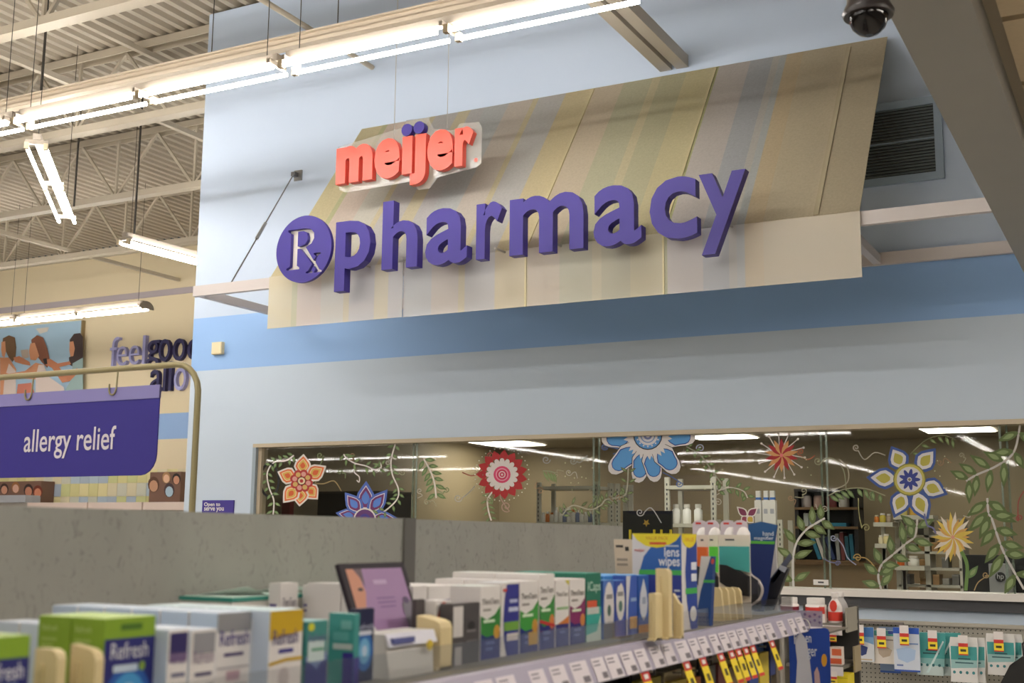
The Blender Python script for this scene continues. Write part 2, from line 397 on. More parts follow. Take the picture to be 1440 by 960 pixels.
vine(s6(360,600,6,[(740,230),(760,260),(830,305),(930,330),(1000,360),(1055,340),(1045,300)]), 1.8, W_, 7, 10, 3.5)
vine(s6(360,600,6,[(835,310),(830,380),(870,420),(870,465),(850,450)]), 1.6)
vine(s6(580,600,6,[(95,270),(150,370),(185,470),(200,600)]), 2, W_, 6, 14, 6)
vine(s6(580,600,6,[(680,540),(635,610),(640,700),(665,790)]), 2, W_, 6, 9, 3)
vine(s6(640,580,4,[(600,580),(660,522),(760,545),(820,520),(850,488),(930,475),(965,440),(975,290)]), 1.8, (170,168,150), 16, 11, 4.2, (96,104,70))
vine(s6(1040,680,6,[(455,880),(450,650),(480,500),(560,390),(650,330),(720,290)]), 3, (206,204,200), 6, 25, 11, (98,112,66), spread=1.1)
vine(s6(1200,680,6,[(235,890),(210,780),(240,680),(330,600),(450,500),(520,440),(540,300)]), 3, (190,186,180), 7, 29, 12, (92,108,66))
vine(s6(1200,680,6,[(1130,120),(1140,240),(1170,300),(1230,480),(1290,620),(1440,890)]), 3.2, (192,188,184), 7, 36, 14, (88,104,60))
vine(s6(1140,580,3.43,[(1010,60),(980,190),(900,255),(800,300),(750,330)]), 3, (186,182,176), 6, 31, 12, (88,104,60))
vine(s6(1140,580,3.43,[(480,200),(560,130),(640,110),(700,130)]), 1.2, (120,124,90), 6, 12, 5, (96,110,64), False)
vine(s6(1140,580,3.43,[(85,400),(160,370),(260,365),(360,400)]), 1.4, (150,150,120), 8, 15, 6, (96,116,74), False)
vine(s6(940,580,4,[(100,190),(180,240),(240,320),(300,400)]), 1.4, (150,154,130), 6, 8, 4)
vine(s6(940,580,4,[(280,440),(340,420),(420,440),(445,480)]), 1.4, (196,192,180), 5, 10, 5)
vine(s6(580,600,6,[(1100,370),(1160,375),(1210,390)]), 1.2, (140,150,120), 4, 14, 4, (120,140,90), False)
vine(s6(940,580,4,[(900,440),(1000,400),(1010,320),(960,260)]), 1.4, (170,162,140))
for n_, (x, y, r, c, a0, sg, tail) in enumerate([
    (644,700,6,(170,166,158),0,1,[(668,683),(660,692)]), (712,712,8,(170,140,130),1,1,[(706,690),(704,700)]), (1076,777,4,(150,156,190),2,1,[(1092,788),(1084,772),(1080,765)]),
    (1172,756,5,(150,156,180),0,1,[(1204,794),(1192,784),(1186,768)]), (1206,784,6,(176,150,90),3.1,1,[(1236,806),(1226,792),(1216,784)]), (1178,792,4,(110,114,150),0,-1,[(1158,785),(1168,790)]),
    (1218,742,6,(150,146,100),3,1,[(1207,700),(1208,722)]), (1204,629,5,(170,166,150),1,1,[(1245,640),(1230,636),(1216,646)]), (1386,808,5,(160,136,96),0,1,[(1370,830),(1376,818)]),
    (1434,728,5,(150,70,66),2,1,[(1440,690),(1432,706)]), (806,648,5,(150,150,140),0,1,[(826,640),(816,650)]), (768,646,6,(150,150,150),0,1,None), (900,720,6,(170,170,170),0,1,[(930,735),(916,714)]),
    (450,640,5,(120,130,90),0,1,[(446,660),(452,650)]), (440,675,5,(150,130,90),1,-1,[(480,690),(470,676),(455,680)]), (850,628,5,(90,116,170),0,1,[(862,638),(880,634)]), (955,680,5,(90,110,160),0,1,[(932,664),(944,670)]),
    (985,630,6,(160,170,190),3,1,None), (1126,635,5,(160,90,60),2,1,[(1146,640),(1136,646)]), (1150,648,6,(150,150,120),0,1,[(1190,690),(1186,660),(1170,644)]), (690,640,5,(150,80,70),2,1,[(650,664),(668,668)])]):
    a = Art(); a.stroke(spiral(x, y, r, 1.4, a0, sg, tail), 1.5, c); a.done('painted_curl', pane_for(x))
for i, (x, y, r) in enumerate(((600,706,5),(590,690,4),(628,688,4),(760,690,5),(782,668,4),(800,664,5),(836,700,4),(872,700,5),(690,704,5),(545,650,4),(478,664,4),(496,640,3.5),(566,664,4),(1010,706,5),(1030,690,4),(1112,700,4),(1130,690,5),(1160,716,5),(1226,700,4),(1322,650,5),(1352,640,4),(1366,720,4),(1400,706,4),(1420,760,4))):
    a = Art(); a.stroke(spiral(x, y, r, 1.3, i*1.3, 1 if i % 2 else -1, [(x+r*3.2*math.cos(i*1.3+.5), y+r*2.6*math.sin(i*1.3+.5)), (x+r*1.9*math.cos(i*1.3-.25), y+r*1.9*math.sin(i*1.3-.25))]), 1.3, [(150,146,120),(170,164,150),(120,134,96),(150,120,90)][i % 4]); a.done('painted_curl', pane_for(x))
a = Art()
for i in range(46): a.disc(random.choice([820,810,690,1000,1330,1140])+random.uniform(-16,16), random.uniform(640,690), 1.0, (190,190,150), 6)
a.done('painted_dots', panes[2])

# ================================================================== LIGHT FIXTURES
TUBE = M((255,250,243), .5, emit=TUBE_POWER, name='lit_tube'); HOUS = M((150,140,128), .5); SOCK = M((196,180,150), .5)
LZ_ = 4.43
def fixture_meshes(L=2.44):
    """twin-lamp open strip along local X, tubes staggered; origin at the tube centre line"""
    h = MB().prism([(.035,-.03,.062),(.035,.03,.062),(.035,.03,.11),(.035,-.03,.11)], (L-.07,0,0), HOUS)
    for x in (.06, L/2, L-.06): h.box((x-.012,-.085,.03), (x+.012,.085,.062), HOUS)
    t = MB().tube([(.05,0,0),(L/2-.03,0,0)], .015, TUBE, 8)
    k = MB().box((0,-.016,-.018), (.034,.016,.034), SOCK)
    return h.mesh('housing'), t.mesh('tube'), k.mesh('socket')
FH, FT, FK = fixture_meshes()
WIRE = M((60,58,56), .4, .5)
def fixture(loc, ang, label, group, wires=True, top=DECK):
    o = thing('light_fixture', label, 'light fixture', loc, group); o.rotation_euler.z = ang
    def ch(name, me, p):
        c = bpy.data.objects.new(name, me); COL.objects.link(c); c.parent = o; c.location = p
    ch('housing', FH, (0,0,0))
    for y in (-.07, .07):
        for i in range(2):
            ch('tube', FT, (i*1.22, y, 0)); ch('socket', FK, (i*1.22+.02, y, 0))
    if wires:
        for x in (.12, 2.3): MB().tube([(x,0,.11),(x,0,top-loc[2]-.03)], .003, WIRE, 5).obj('hanging_wire', o)
    return o
# the row in front of the sign, seen from its far left to its end above the awning
names = ['at the right end of the row', 'second from the right end of the row', 'third from the right end of the row', 'fourth from the right end of the row', 'fifth from the right end of the row', 'far along the row']
for i in range(6):
    fixture((-2.35-2.44*(i+1), 5.87, LZ_), 0, 'lit twin-tube fluorescent fixture above the pharmacy sign, ' + names[i], 'fixtures in the row above the sign')
p0, p1 = PZ(50,205,LZ_), PZ(95,315,LZ_)
fixture(p0, math.atan2(p1.y-p0.y, p1.x-p0.x), 'lit fluorescent fixture slanting down from the roof at the far left', 'single fixtures under the roof')
p0, p1 = PZ(170,340,LZ_), PZ(275,374,LZ_)
fixture(p0, math.pi/2-.06, 'lit fluorescent fixture running behind the edge of the blue wall', 'single fixtures under the roof')
p0 = PZ(205,434,LZ_)
for i in range(3):
    fixture((p0.x-2.44*(i+1), p0.y, LZ_), 0, 'lit fluorescent fixture in front of the yellow wall, ' + ['right end over the mural', 'over the mural middle', 'beyond the left edge'][i], 'fixtures in front of the yellow wall')
# end reflector cap of the far row
e = MB(); e.prism([(p0.x, p0.y+.13*math.cos(t*.314), LZ_+.0+.1*math.sin(t*.314)) for t in range(11)], (.02,0,0), HOUS)
tag(e.obj('reflector_cap'), 'grey half-round end cap on the fixture over the mural', 'light cap')
# rows behind the camera: nearest pair added for light, others reflected in the window
RL = 'lit fluorescent fixture behind the camera, reflected in the window or added for light'
for Y, xs, k in ((-1.1,-.9,7), (-8.4,-.9,7), (-17.9,-7.4,1), (-24.4,-11.2,2), (-29,-12.2,2), (-16.9,-20.5,3), (-23.1,-23.5,4), (-30.7,-26,4)):
    for i in range(k): fixture((xs-2.5*(i+1), Y, LZ_), 0, RL, 'fixtures reflected in the window', False)
for X, y0, k in ((-17.4,-27,13), (-11,-29.5,15), (-4.9,-20,6), (-19.2,-18,4)):
    for i in range(k): fixture((X, y0-2.5*(i+1), LZ_), math.pi/2, RL, 'fixtures reflected in the window', False)
for i in range(3):  # unseen row added to brighten the upper right of the wall
    fixture((-.9-2.5*(i+1), 2.4, LZ_), 0, 'added fluorescent fixture lighting the wall from over the gondola, out of the picture, %s from the right' % ORD[i], 'added fixtures over the gondola', False)
# ================================================================== ROOF STEEL
JS = M((192,182,164), .5, var=.04, scale=1.); JZ0 = 5.42; JZ1 = 6.19
pn = 1.22
dm = MB().bar((0,0,JZ0), (pn/2,0,JZ1-.05), .03, .03, JS).mesh('web_bar'); um = MB().bar((pn/2,0,JZ1-.05), (pn,0,JZ0), .03, .03, JS).mesh('web_bar'); vm = MB().bar((0,0,JZ0), (0,0,JZ1-.05), .028, .028, JS).mesh('web_bar')
def joist(Y, x0, x1, off, label):
    o = thing('roof_joist', label, 'roof joist', (x0, Y, 0), 'open web joists under the roof deck')
    L = x1-x0
    t = MB(); t.box((0,-.055,JZ1-.012), (L,.055,JZ1), JS).box((0,-.07,JZ1-.075), (L,-.055,JZ1), JS).box((0,.055,JZ1-.075), (L,.07,JZ1), JS); t.obj('top_chord', o)
    b = MB(); b.box((0,-.045,JZ0-.035), (L,.045,JZ0-.022), JS).box((0,-.06,JZ0-.035), (L,-.045,JZ0+.035), JS).box((0,.045,JZ0-.035), (L,.06,JZ0+.035), JS); b.obj('bottom_chord', o)
    x = off
    while x + pn < L:
        for me in (dm, um, vm):
            c = bpy.data.objects.new('web_bar', me); COL.objects.link(c); c.parent = o; c.location = (x, 0, 0)
        x += pn
for Y, x0, x1, off, lb in ((6.25,-20,3,.3,'cream open web joist nearest the top left corner, over the light row'), (8.25,-22,XL-.05,.5,'cream open web joist ending at the top of the blue wall'),
        (10.2,-22,XL-.05,.25,'cream open web joist right behind the slanting light fixture'), (12.2,-22,XL-.05,.8,'cream open web joist just in front of the yellow wall')):
    joist(Y, x0, x1, off, lb)
for i, (X, z) in enumerate(((PZ(60,100,5.5).x, 5.5), (PZ(180,62,6.08).x, 6.08), (PZ(40,337,5.5).x, 5.5))):
    y0 = 6.25
    tag(MB().bar((X,y0,z), (X,YW-.02,z), .05, .05, JS).obj('bridging_bar'), ['cream bridging bar at the far left below the first joist','cream bridging bar tight under the roof deck','cream bridging bar at the far left over the yellow wall'][i], 'bridging bar')
# hung lighting channel in front of the wall
bz = PY(240,108,7.0).z; bm = M((202,188,168), .5)
o = thing('lighting_channel', 'long cream channel beam hung on rods above the fluorescent row', 'channel beam', (-20,7,bz))
part(o, 'channel', MB().box((-20,6.99,bz), (2,7.01,bz+.115), bm).box((-20,6.93,bz), (2,6.99,bz+.03), bm).box((-20,6.96,bz+.1), (2,6.99,bz+.115), bm))
for px in (64, 300, 476):
    X = PY(px, 100, 7.0).x; rr = .012 if px == 64 else .004
    part(o, 'rod', MB().tube([(X,6.97,bz+.11),(X,6.97,DECK-.03)], rr, M((70,66,62), .5, .4), 6))
# rods seen in the far bay
for px, py0, py1, lb in ((104,195,290,'dark hanging rod left of the slanting light'), (188,180,340,'dark hanging rod above the light beside the blue wall')):
    p = PY(px, py1, 9.0); tag(MB().tube([(p.x,9.0,p.z if px < 150 else LZ_+.112),(p.x,9.0,DECK)], .011, M((66,62,58), .5, .4), 6).obj('hanging_rod'), lb, 'rod')
# double strut over the awning and slim brace to the wall
sx = PZ(950,98,4.86).x
o = thing('ceiling_strut', 'pair of pale channels running to the wall above the awning', 'strut', (sx, D, 4.86))
for dx in (-.07, .055): part(o, 'channel', MB().box((sx+dx-.045,4.6,4.86), (sx+dx+.045,D-.01,4.95), M((200,192,180), .5)))
part(o, 'slot_plate', MB().box((sx-.025,4.6,4.9), (sx+.012,D-.01,4.94), DGREY))
p = PZ(440,36,5.4)
tag(MB().tube([(p.x-.05,6.25,5.4),(p.x,D,5.35)], .022, JS, 6).obj('wall_brace'), 'slim pale brace pipe reaching the top of the blue wall', 'brace')

# ================================================================== AWNING AND PHARMACY SIGN
YV, ZB, ZF, YT, ZT = 6.86, 2.962, 3.345, 7.94, 4.80
AX0, AX1 = PY(378,463,YV).x, PY(1212,386,YV).x
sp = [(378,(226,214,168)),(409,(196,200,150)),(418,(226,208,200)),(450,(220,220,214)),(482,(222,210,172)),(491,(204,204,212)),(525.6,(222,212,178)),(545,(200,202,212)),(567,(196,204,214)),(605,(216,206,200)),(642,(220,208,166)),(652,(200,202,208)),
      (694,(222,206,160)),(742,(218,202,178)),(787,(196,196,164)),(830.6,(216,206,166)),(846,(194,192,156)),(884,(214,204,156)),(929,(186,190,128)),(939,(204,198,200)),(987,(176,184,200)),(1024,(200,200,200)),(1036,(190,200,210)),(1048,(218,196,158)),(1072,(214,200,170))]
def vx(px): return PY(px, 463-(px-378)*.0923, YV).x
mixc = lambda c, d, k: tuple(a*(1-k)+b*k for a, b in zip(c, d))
stops = [(vx(p)-AX0, mixc(c, (200,192,170), .35)) for p, c in sp]; vstops = [(vx(p)-AX0, mixc(c, (246,242,236), .5)) for p, c in sp]  # valance stripes whitened to paint in brighter light than falls there
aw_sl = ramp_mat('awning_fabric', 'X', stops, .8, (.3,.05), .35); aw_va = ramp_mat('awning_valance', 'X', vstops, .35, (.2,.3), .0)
aw = thing('awning', 'translucent striped awning panel over the pharmacy window', 'awning', (AX0, YV, ZF))
W = AX1-AX0
o_ = MB(); 
o_.prism([(0,0,0),(W,0,0),(W,YT-YV,ZT-ZF),(0,YT-YV,ZT-ZF)], (0,-.004,.003), aw_sl); slope = o_.obj('sloping_sheet', aw)
segs = [378,567,739.5,934,1212.5]
for i in range(4):
    a_, b_ = vx(segs[i])-AX0, vx(segs[i+1])-AX0; dy = .012 if i == 0 else 0
    q = MB().box((a_,-.006-dy,ZB-ZF), (b_,-.001-dy,0), aw_va); q.obj('valance_panel', aw)
for s in (739.5, 934):
    x = vx(s)-AX0; MB().box((x-.006,-.012,ZB-ZF), (x+.006,-.006,.0), M((216,204,160), .3)).obj('seam_strip', aw)
    t = V((0,YT-YV,ZT-ZF)); MB().bar((x,-.006,.006), V((x,-.006,.006))+t*.99, .016, .006, M((190,178,140), .5)).obj('seam_strip', slope)
x = vx(1150)-AX0; MB().bar((x,-.006,.006), V((x,-.006,.006))+V((0,YT-YV,ZT-ZF))*.97, .03, .006, M((176,164,136), .5)).obj('seam_strip', slope)
# bright metal frame carrying it
fm = M((206,198,196), .4); X0f = PY(277,402,YV+.06).x
frm = thing('awning_support', 'pale flat bar frame holding the striped awning off the wall', 'frame', (X0f, YV, ZF))
part(frm, 'front_bar', MB().box((X0f,YV+.02,ZF-.075), (-.65,YV+.06,ZF+.005), fm))
part(frm, 'wall_bar', MB().box((X0f,D-.04,ZF-.075), (-.65,D-.001,ZF+.005), fm))
for px in (277, 560, 620, 790, 960, 1180):
    X = X0f+.025 if px == 277 else vx(px)
    part(frm, 'cross_bar', MB().box((X-.025,YV+.06,ZF-.07), (X+.025,D-.04,ZF-.01), fm))
pl = PY(420,247,D); fp = PY(325,393,YV+.04)
rod = thing('tie_rod', 'thin steel tie rod with turnbuckle from the wall to the awning frame', 'tie rod', pl)
part(rod, 'wall_plate', MB().box((pl.x-.04,D-.012,pl.z-.045), (pl.x+.04,D,pl.z+.045), M((150,150,150), .3, .8)).box((pl.x-.035,D-.06,pl.z-.015), (pl.x+.005,D-.012,pl.z+.02), M((120,120,122), .4, .8)))
part(rod, 'rod', MB().tube([(pl.x-.015,D-.05,pl.z), (fp.x,YV+.04,ZF)], .006, M((140,140,142), .3, .8), 6))
a_, b_ = V((pl.x-.015,D-.05,pl.z)), V((fp.x,YV+.04,ZF))
part(rod, 'turnbuckle', MB().tube([a_.lerp(b_,.48), a_.lerp(b_,.62)], .014, M((170,170,168), .3, .8), 8))
# letters: fitted to their places on one upright plane
def letter(ch, x0, x1, z0, z1, Yf, depth, mat, parent, name='letter', bold=.0):
    q = MB().text(ch, lambda x, y, z: (x0+(x1-x0)*x, Yf+depth*(1-z), z0+(z1-z0)*y), mat, bold, 1)
    return part(parent, name, q)
YL = 6.66; DPT = .07
def LX(px, py=320): return PY(px, py, YL).x
def LZv(px, py): return PY(px, py, YL).z
base = (LZv(563,376)+LZv(680,362.5)+LZv(800,353))/3; xh = (LZv(500,314)+LZv(690,282)+LZv(630,292.5))/3; H_ = xh-base
asc = LZv(545,283); dsc = LZv(482,409); dsy = LZv(1005,357)
ph = thing('pharmacy_lettering', 'purple raised letters reading pharmacy across the awning', 'sign lettering', (LX(472), YL, base))
ov = .02*H_
for ch, xa, xb, za, zb in (('p',472.5,521.5,dsc,xh+ov),('h',537.8,587.5,base,asc),('a',598.5,657,base-ov,xh+ov),('r',669.7,705.5,base,xh+ov),('m',716.6,820.5,base,xh+ov),('a',834.5,902,base-ov,xh+ov),('c',913.7,980.5,base-ov,xh+ov),('y',983.5,1050,dsy,xh)):
    letter(ch, LX(xa), LX(xb), za, zb, YL, DPT, PURP, ph, 'letter', .02)
st = MB()
for px in (500,560,630,690,770,868,945,1015): st.tube([(LX(px),YL+DPT-.01,base+.08*1), (LX(px),YV+.02,base+.08)], .008, STEEL, 6)
part(ph, 'mounting_studs', st)
# round Rx disc with the cut-out R and x (built as a curve outline with holes)
cx, cz = (LX(388,345)+LX(463,345))/2, (LZv(425,300)+LZv(425,399))/2; R = (LX(463,345)-LX(388,345))/2*1.03
cu = bpy.data.curves.new('disc', 'CURVE'); cu.dimensions = '2D'; cu.fill_mode = 'BOTH'; cu.extrude = .014
def spl(pts):
    s = cu.splines.new('POLY'); s.points.add(len(pts)-1); s.use_cyclic_u = True
    for p, q in zip(s.points, pts): p.co = (q[0], q[1], 0, 1)
spl([(R*math.cos(t*.0982), R*math.sin(t*.0982)) for t in range(64)])
u = R/100
def U(pts): return [(x*u, y*u) for x, y in pts]
rout = [(-58,62),(8,62),(26,57),(36,44),(36,28),(28,14),(12,5),(28,-18),(36,-26),(22,-8),(48,8),(56,9),(56,14),(32,14),(32,9),(40,7)]
rpoly = [(-58,62),(6,62),(26,57),(37,45),(38,28),(29,13),(10,5),(34,-30),(41,-21),(50,-9),(43,-4),(43,0),(66,0),(66,-4),(58,-8),(46,-26),(70,-66),(79,-70),(79,-74),(50,-74),(50,-70),(56,-66),(40,-42),(30,-58),(36,-70),(36,-74),(10,-74),(10,-70),(20,-66),(33,-47),(33,-35),(-12,1),(-22,1),(-22,-48),(-14,-54),(-14,-59),(-58,-59),(-58,-54),(-46,-48),(-46,50),(-58,57)]
rpoly = [(-58,62),(4,62),(25,57),(36,45),(37,29),(28,14),(8,5),(38,-38),(46,-26),(38,-20),(38,-16),(62,-16),(62,-20),(54,-24),(49,-32),(45,-44),(60,-66),(68,-70),(68,-74),(42,-74),(42,-70),(46,-66),(38,-54),(30,-66),(35,-70),(35,-74),(12,-74),(12,-70),(20,-66),(33,-48),(-12,2),(-22,2),(-22,-48),(-13,-54),(-13,-59),(-60,-59),(-60,-54),(-47,-48),(-47,50),(-58,56)]
spl(U(rpoly)); spl(U([(-22,54),(-2,54),(10,48),(14,36),(13,24),(5,14),(-10,10),(-22,10)]))
ob = bpy.data.objects.new('disc', cu); me = bpy.data.meshes.new_from_object(ob); bpy.data.objects.remove(ob)
me.materials.clear(); me.materials.append(PURP)
me.transform(Matrix(((1,0,0,0),(0,0,-1,0),(0,1,0,0),(0,0,0,1))))
rx = thing('prescription_sign', 'purple round sign with cut-out prescription symbol left of the pharmacy letters', 'sign', (cx, YL+.03, cz))
d_ = bpy.data.objects.new('disc', me); COL.objects.link(d_); d_.parent = rx
MB().lathe((0,.016,0), [(R*.97,0),(R*.97,.012)], M((232,226,216), .4), 40, 'Y').obj('backing', rx)
MB().tube([(0,.045,0),(0,YV-YL-.02,0)], .012, STEEL, 6).obj('stud', rx)
# red retailer lettering on its clear backing
YM = 6.98
def MX(px, py): return PY(px, py, YM).x
def MZ(px, py): return PY(px, py, YM).z
CORAL = M((226,84,66), .4); mb0 = (MZ(490,258)+MZ(612,238)+MZ(648,232))/3; mb1 = (MZ(492,206)+MZ(616,184)+MZ(655,177))/3
ms = thing('retailer_lettering', 'coral red raised store name with two purple dots above the pharmacy letters', 'sign lettering', (MX(473,230), YM, mb0))
for ch, xa, xb, za, zb, bd in (('m',473,524,mb0,mb1,.055),('e',526.5,562.5,mb0-.01,mb1+.01,.045),('\u0131',565.5,579.5,mb0,mb1,.03),('\u0237',577,598.5,MZ(590,258),mb1,.055),('e',600.5,637,mb0-.01,mb1+.01,.045),('r',639,665,mb0,mb1,.055)):
    letter(ch, MX(xa,220), MX(xb,220), za, zb, YM, .05, CORAL, ms, 'letter', bd)
for dx, dy in ((572,182.5),(589,179)):
    part(ms, 'dot', MB().lathe((MX(dx,dy), YM, MZ(dx,dy)), [(.045,0),(.045,.05)], PURP, 20, 'Y'))
bk = [(470,204),(560,176),(566,166),(596,162),(604,178),(634,180),(642,170),(668,168),(672,176),(671,226),(664,232),(610,246),(598,262),(582,264),(572,252),(480,268),(471,264)]
part(ms, 'clear_backing', MB().prism([(MX(x,y), YM+.052, MZ(x,y)) for x, y in bk], (0,.01,0), M((206,202,196), .1, trans=.74)))
for px, py in ((548,190),(623,172)):
    X = MX(px,py); part(ms, 'hanging_wire', MB().tube([(X,YM+.057,MZ(px,py)-.02),(X,YM+.057,5.6)], .0025, STEEL, 5))
part(ms, 'registered_mark', MB().lathe((MX(664,222), YM+.05, MZ(664,222)), [(.014,0),(.014,.002)], CORAL, 12, 'Y'))

# ================================================================== DOME CAMERA, VENT, SMALL WALL THINGS
c = PY(1221,18,3.42)
dc = thing('dome_camera', 'dark dome security camera hung beside the grey soffit', 'security camera', (c.x, c.y, c.z-.08))
kc = M((52,46,46), .35)
part(dc, 'housing', MB().lathe((c.x,c.y,c.z), [(.07,-.012),(.074,.0),(.07,.008),(.06,.03),(.057,.09),(.04,.11)], kc, 24))
part(dc, 'dome', MB().lathe((c.x,c.y,c.z-.012), [(.012,-.058),(.03,-.05),(.046,-.034),(.054,-.014),(.056,0)], M((16,12,14), .08), 24))
part(dc, 'bracket', MB().box((c.x-.02,c.y-.02,c.z+.1), (-.646,c.y+.02,c.z+.14), kc))
v0, v1 = PY(1222,158,D), PY(1312,148,D); vb = PY(1318,242,D)
vx0, vx1, vz0, vz1 = v0.x-.12, (v1.x+vb.x)/2, vb.z, v1.z+.005
vt = thing('wall_vent', 'blue-grey louvred air vent on the wall right of the awning', 'vent', (vx0, D, vz0))
vm_ = M((150,168,186), .5)
part(vt, 'frame', MB().box((vx0-.05,D-.03,vz0-.05), (vx1+.05,D,vz0), vm_).box((vx0-.05,D-.03,vz1), (vx1+.05,D,vz1+.05), vm_).box((vx0-.05,D-.03,vz0), (vx0,D,vz1), vm_).box((vx1,D-.03,vz0), (vx1+.05,D,vz1), vm_))
part(vt, 'dark_back', MB().box((vx0,D-.004,vz0), (vx1,D-.001,vz1), BLACK))
k = 22
for i in range(k):
    z = vz0+(vz1-vz0)*(i+.3)/k
    part(vt, 'louver', MB().prism([(vx0,D-.028,z),(vx0,D-.027,z+.003),(vx0,D-.008,z+.021),(vx0,D-.008,z+.018)], (vx1-vx0,0,0), M((140,150,152), .5)))
part(vt, 'divider', MB().box((vx0,D-.029,(vz0+vz1)/2-.004), (vx1,D-.02,(vz0+vz1)/2+.004), vm_))
a_, b_ = PY(301,499,D), PY(316,481,D)
sb = thing('wall_sensor', 'small cream plastic box on the blue stripe of the wall', 'sensor', (a_.x, D, a_.z))
part(sb, 'body', MB().prism([(a_.x,D,a_.z),(b_.x,D,a_.z),(b_.x,D,b_.z),(a_.x,D,b_.z)], (0,-.035,0), CREAM)); part(sb, 'cover', MB().box((a_.x+.006,D-.04,a_.z+.006), (b_.x-.006,D-.035,b_.z-.006), M((230,214,176))))
a_, b_ = PY(284,740,D), PY(330,703,D)
os_ = thing('opening_sign', 'small purple wall plaque reading Open to serve you', 'sign', (a_.x, D, a_.z))
part(os_, 'plaque', MB().box((a_.x,D-.01,a_.z), (b_.x,D,b_.z), M((64,52,140))))
def ylabel(o, name, s, xa, ya, xb, yb, Y, c, bold=0., fl=.002):
    p, q = PY(xa,yb,Y), PY(xb,ya,Y)
    return part(o, name, MB().text(s, lambda x, y, z: (p.x+(q.x-p.x)*x, Y-fl, p.z+(q.z-p.z)*y), c, bold))
ylabel(os_, 'lettering', 'Open to', 287, 706, 310, 713, D-.01, WHITE, .02); ylabel(os_, 'lettering', 'serve you', 287, 713, 315, 720, D-.01, WHITE, .02)

# ================================================================== YELLOW WALL: mural, words, check tiles, shelving
YF = YW-.01
def ypoly(mb, pts, c, lay, Y=None): mb.add([PY(x, y, (Y or YF-.06)-lay*.002) for x, y in pts], [tuple(range(len(pts)))], M(c, .6))
mu = thing('wall_mural', 'large photo mural of three girls plaiting hair on the yellow wall', 'mural', PY(118,555,YW))
p, q = PY(118,640,YF), PY(118,452,YF); pl_ = PY(-60,560,YF).x
mz0, mz1 = PY(118,590,YF).z, PY(118,451,YF).z
part(mu, 'board', MB().box((pl_,YF-.055,mz0), (q.x,YW,mz1), M((160,190,212))))
part(mu, 'edge', MB().box((q.x,YF-.055,mz0), (q.x+.03,YW,mz1), M((150,132,96))))
f = MB(); HB, HB2, HD, SK, SK2, DR, DR2 = (112,84,58), (134,84,62), (62,46,44), (208,146,108), (190,124,90), (214,198,190), (150,176,176)
def g(*pts): return [(x/4.8, 440+y/4.8) for x, y in pts]
ypoly(f, g((20,170),(60,150),(100,165),(110,230),(105,300),(85,330),(60,300),(40,260),(30,300),(10,250)), HB, 1)
ypoly(f, g((10,195),(35,190),(40,260),(30,300),(15,290),(8,250)), SK, 2); ypoly(f, g((0,300),(60,300),(110,380),(105,460),(60,560),(0,560)), SK, 2); ypoly(f, g((30,440),(60,340),(105,390),(110,560),(20,560)), DR, 3)
ypoly(f, g((90,300),(130,290),(200,330),(205,355),(150,345),(100,330)), SK2, 3)
ypoly(f, g((210,180),(250,150),(290,165),(320,240),(335,310),(320,370),(280,330),(250,290),(220,250)), HB2, 4)
ypoly(f, g((205,205),(235,200),(265,290),(240,320),(205,315),(195,260)), SK, 5); ypoly(f, g((170,390),(240,335),(300,350),(300,430),(270,450),(120,440),(60,440),(10,420),(0,390),(60,410)), SK, 5)
ypoly(f, g((240,430),(260,350),(295,350),(330,430),(430,500),(440,545),(240,560)), DR, 6); ypoly(f, g((120,480),(210,470),(240,560),(110,560)), (196,120,100), 6)
ypoly(f, g((470,180),(500,140),(540,135),(560,160),(560,300),(520,330),(490,360),(470,350),(465,300),(480,290)), HD, 7)
ypoly(f, g((470,195),(495,190),(505,240),(495,290),(475,295),(468,250)), SK, 8); ypoly(f, g((300,315),(340,310),(390,340),(470,325),(480,345),(400,365),(430,410),(470,420),(520,370),(530,400),(470,460),(420,470),(350,370),(310,350)), SK2, 8)
ypoly(f, g((490,340),(560,300),(560,545),(440,520),(480,450)), DR2, 7.5); ypoly(f, g((240,105),(330,95),(320,125),(270,140)), (206,200,190), 1); ypoly(f, g((140,250),(190,245),(195,300),(150,310)), (186,170,156), 1)
ypoly(f, g((290,310),(315,305),(320,345),(300,345)), (40,36,40), 9)
part(mu, 'figures', f)
# words on the yellow wall
wd_ = thing('wall_words', 'lilac and navy raised words reading feelgood all over on the yellow wall', 'sign lettering', PY(160,540,YF))
NV_ = M((34,30,84)); LL = M((158,158,206))
def wl(ch, xa, xb, yt, yb, mt, bold=0.):
    p, q = PY(xa/4.8, 440+yb/4.8, YF-.05), PY(xb/4.8, 440+yt/4.8, YF-.05); zc = p.z
    letter(ch, p.x, q.x, p.z, q.z, YF-.06, .07, mt, wd_, 'letter', bold)
for a_ in (('f',738,808,160,360,LL,-.01),('e',785,862,222,358,LL,-.01),('e',868,945,216,350,LL,-.01),('l',958,988,150,345,LL,-.005),('g',982,1080,180,382,NV_,.0),('o',1068,1155,172,330,NV_,.0),('o',1163,1255,168,324,NV_,.0),('d',1262,1360,100,318,NV_,.0),
           ('a',1010,1092,380,530,NV_,.0),('l',1098,1126,330,526,NV_,.0),('l',1136,1166,325,524,NV_,.0),('o',1172,1262,366,525,LL,-.005),('v',1262,1350,366,522,LL,-.005)): wl(*a_)
struct('trim_far', MB().box((-40,YW-.02,5.27), (XL,YW,5.37), M((176,166,170))))
struct('trim_far_top', MB().box((-40,YW-.06,DECK-.16), (XL,YW,DECK-.06), JS))
cols = [(214,208,150),(176,190,206),(206,206,190),(226,216,164),(206,208,150),(182,198,212),(220,210,178)]
tm = {}
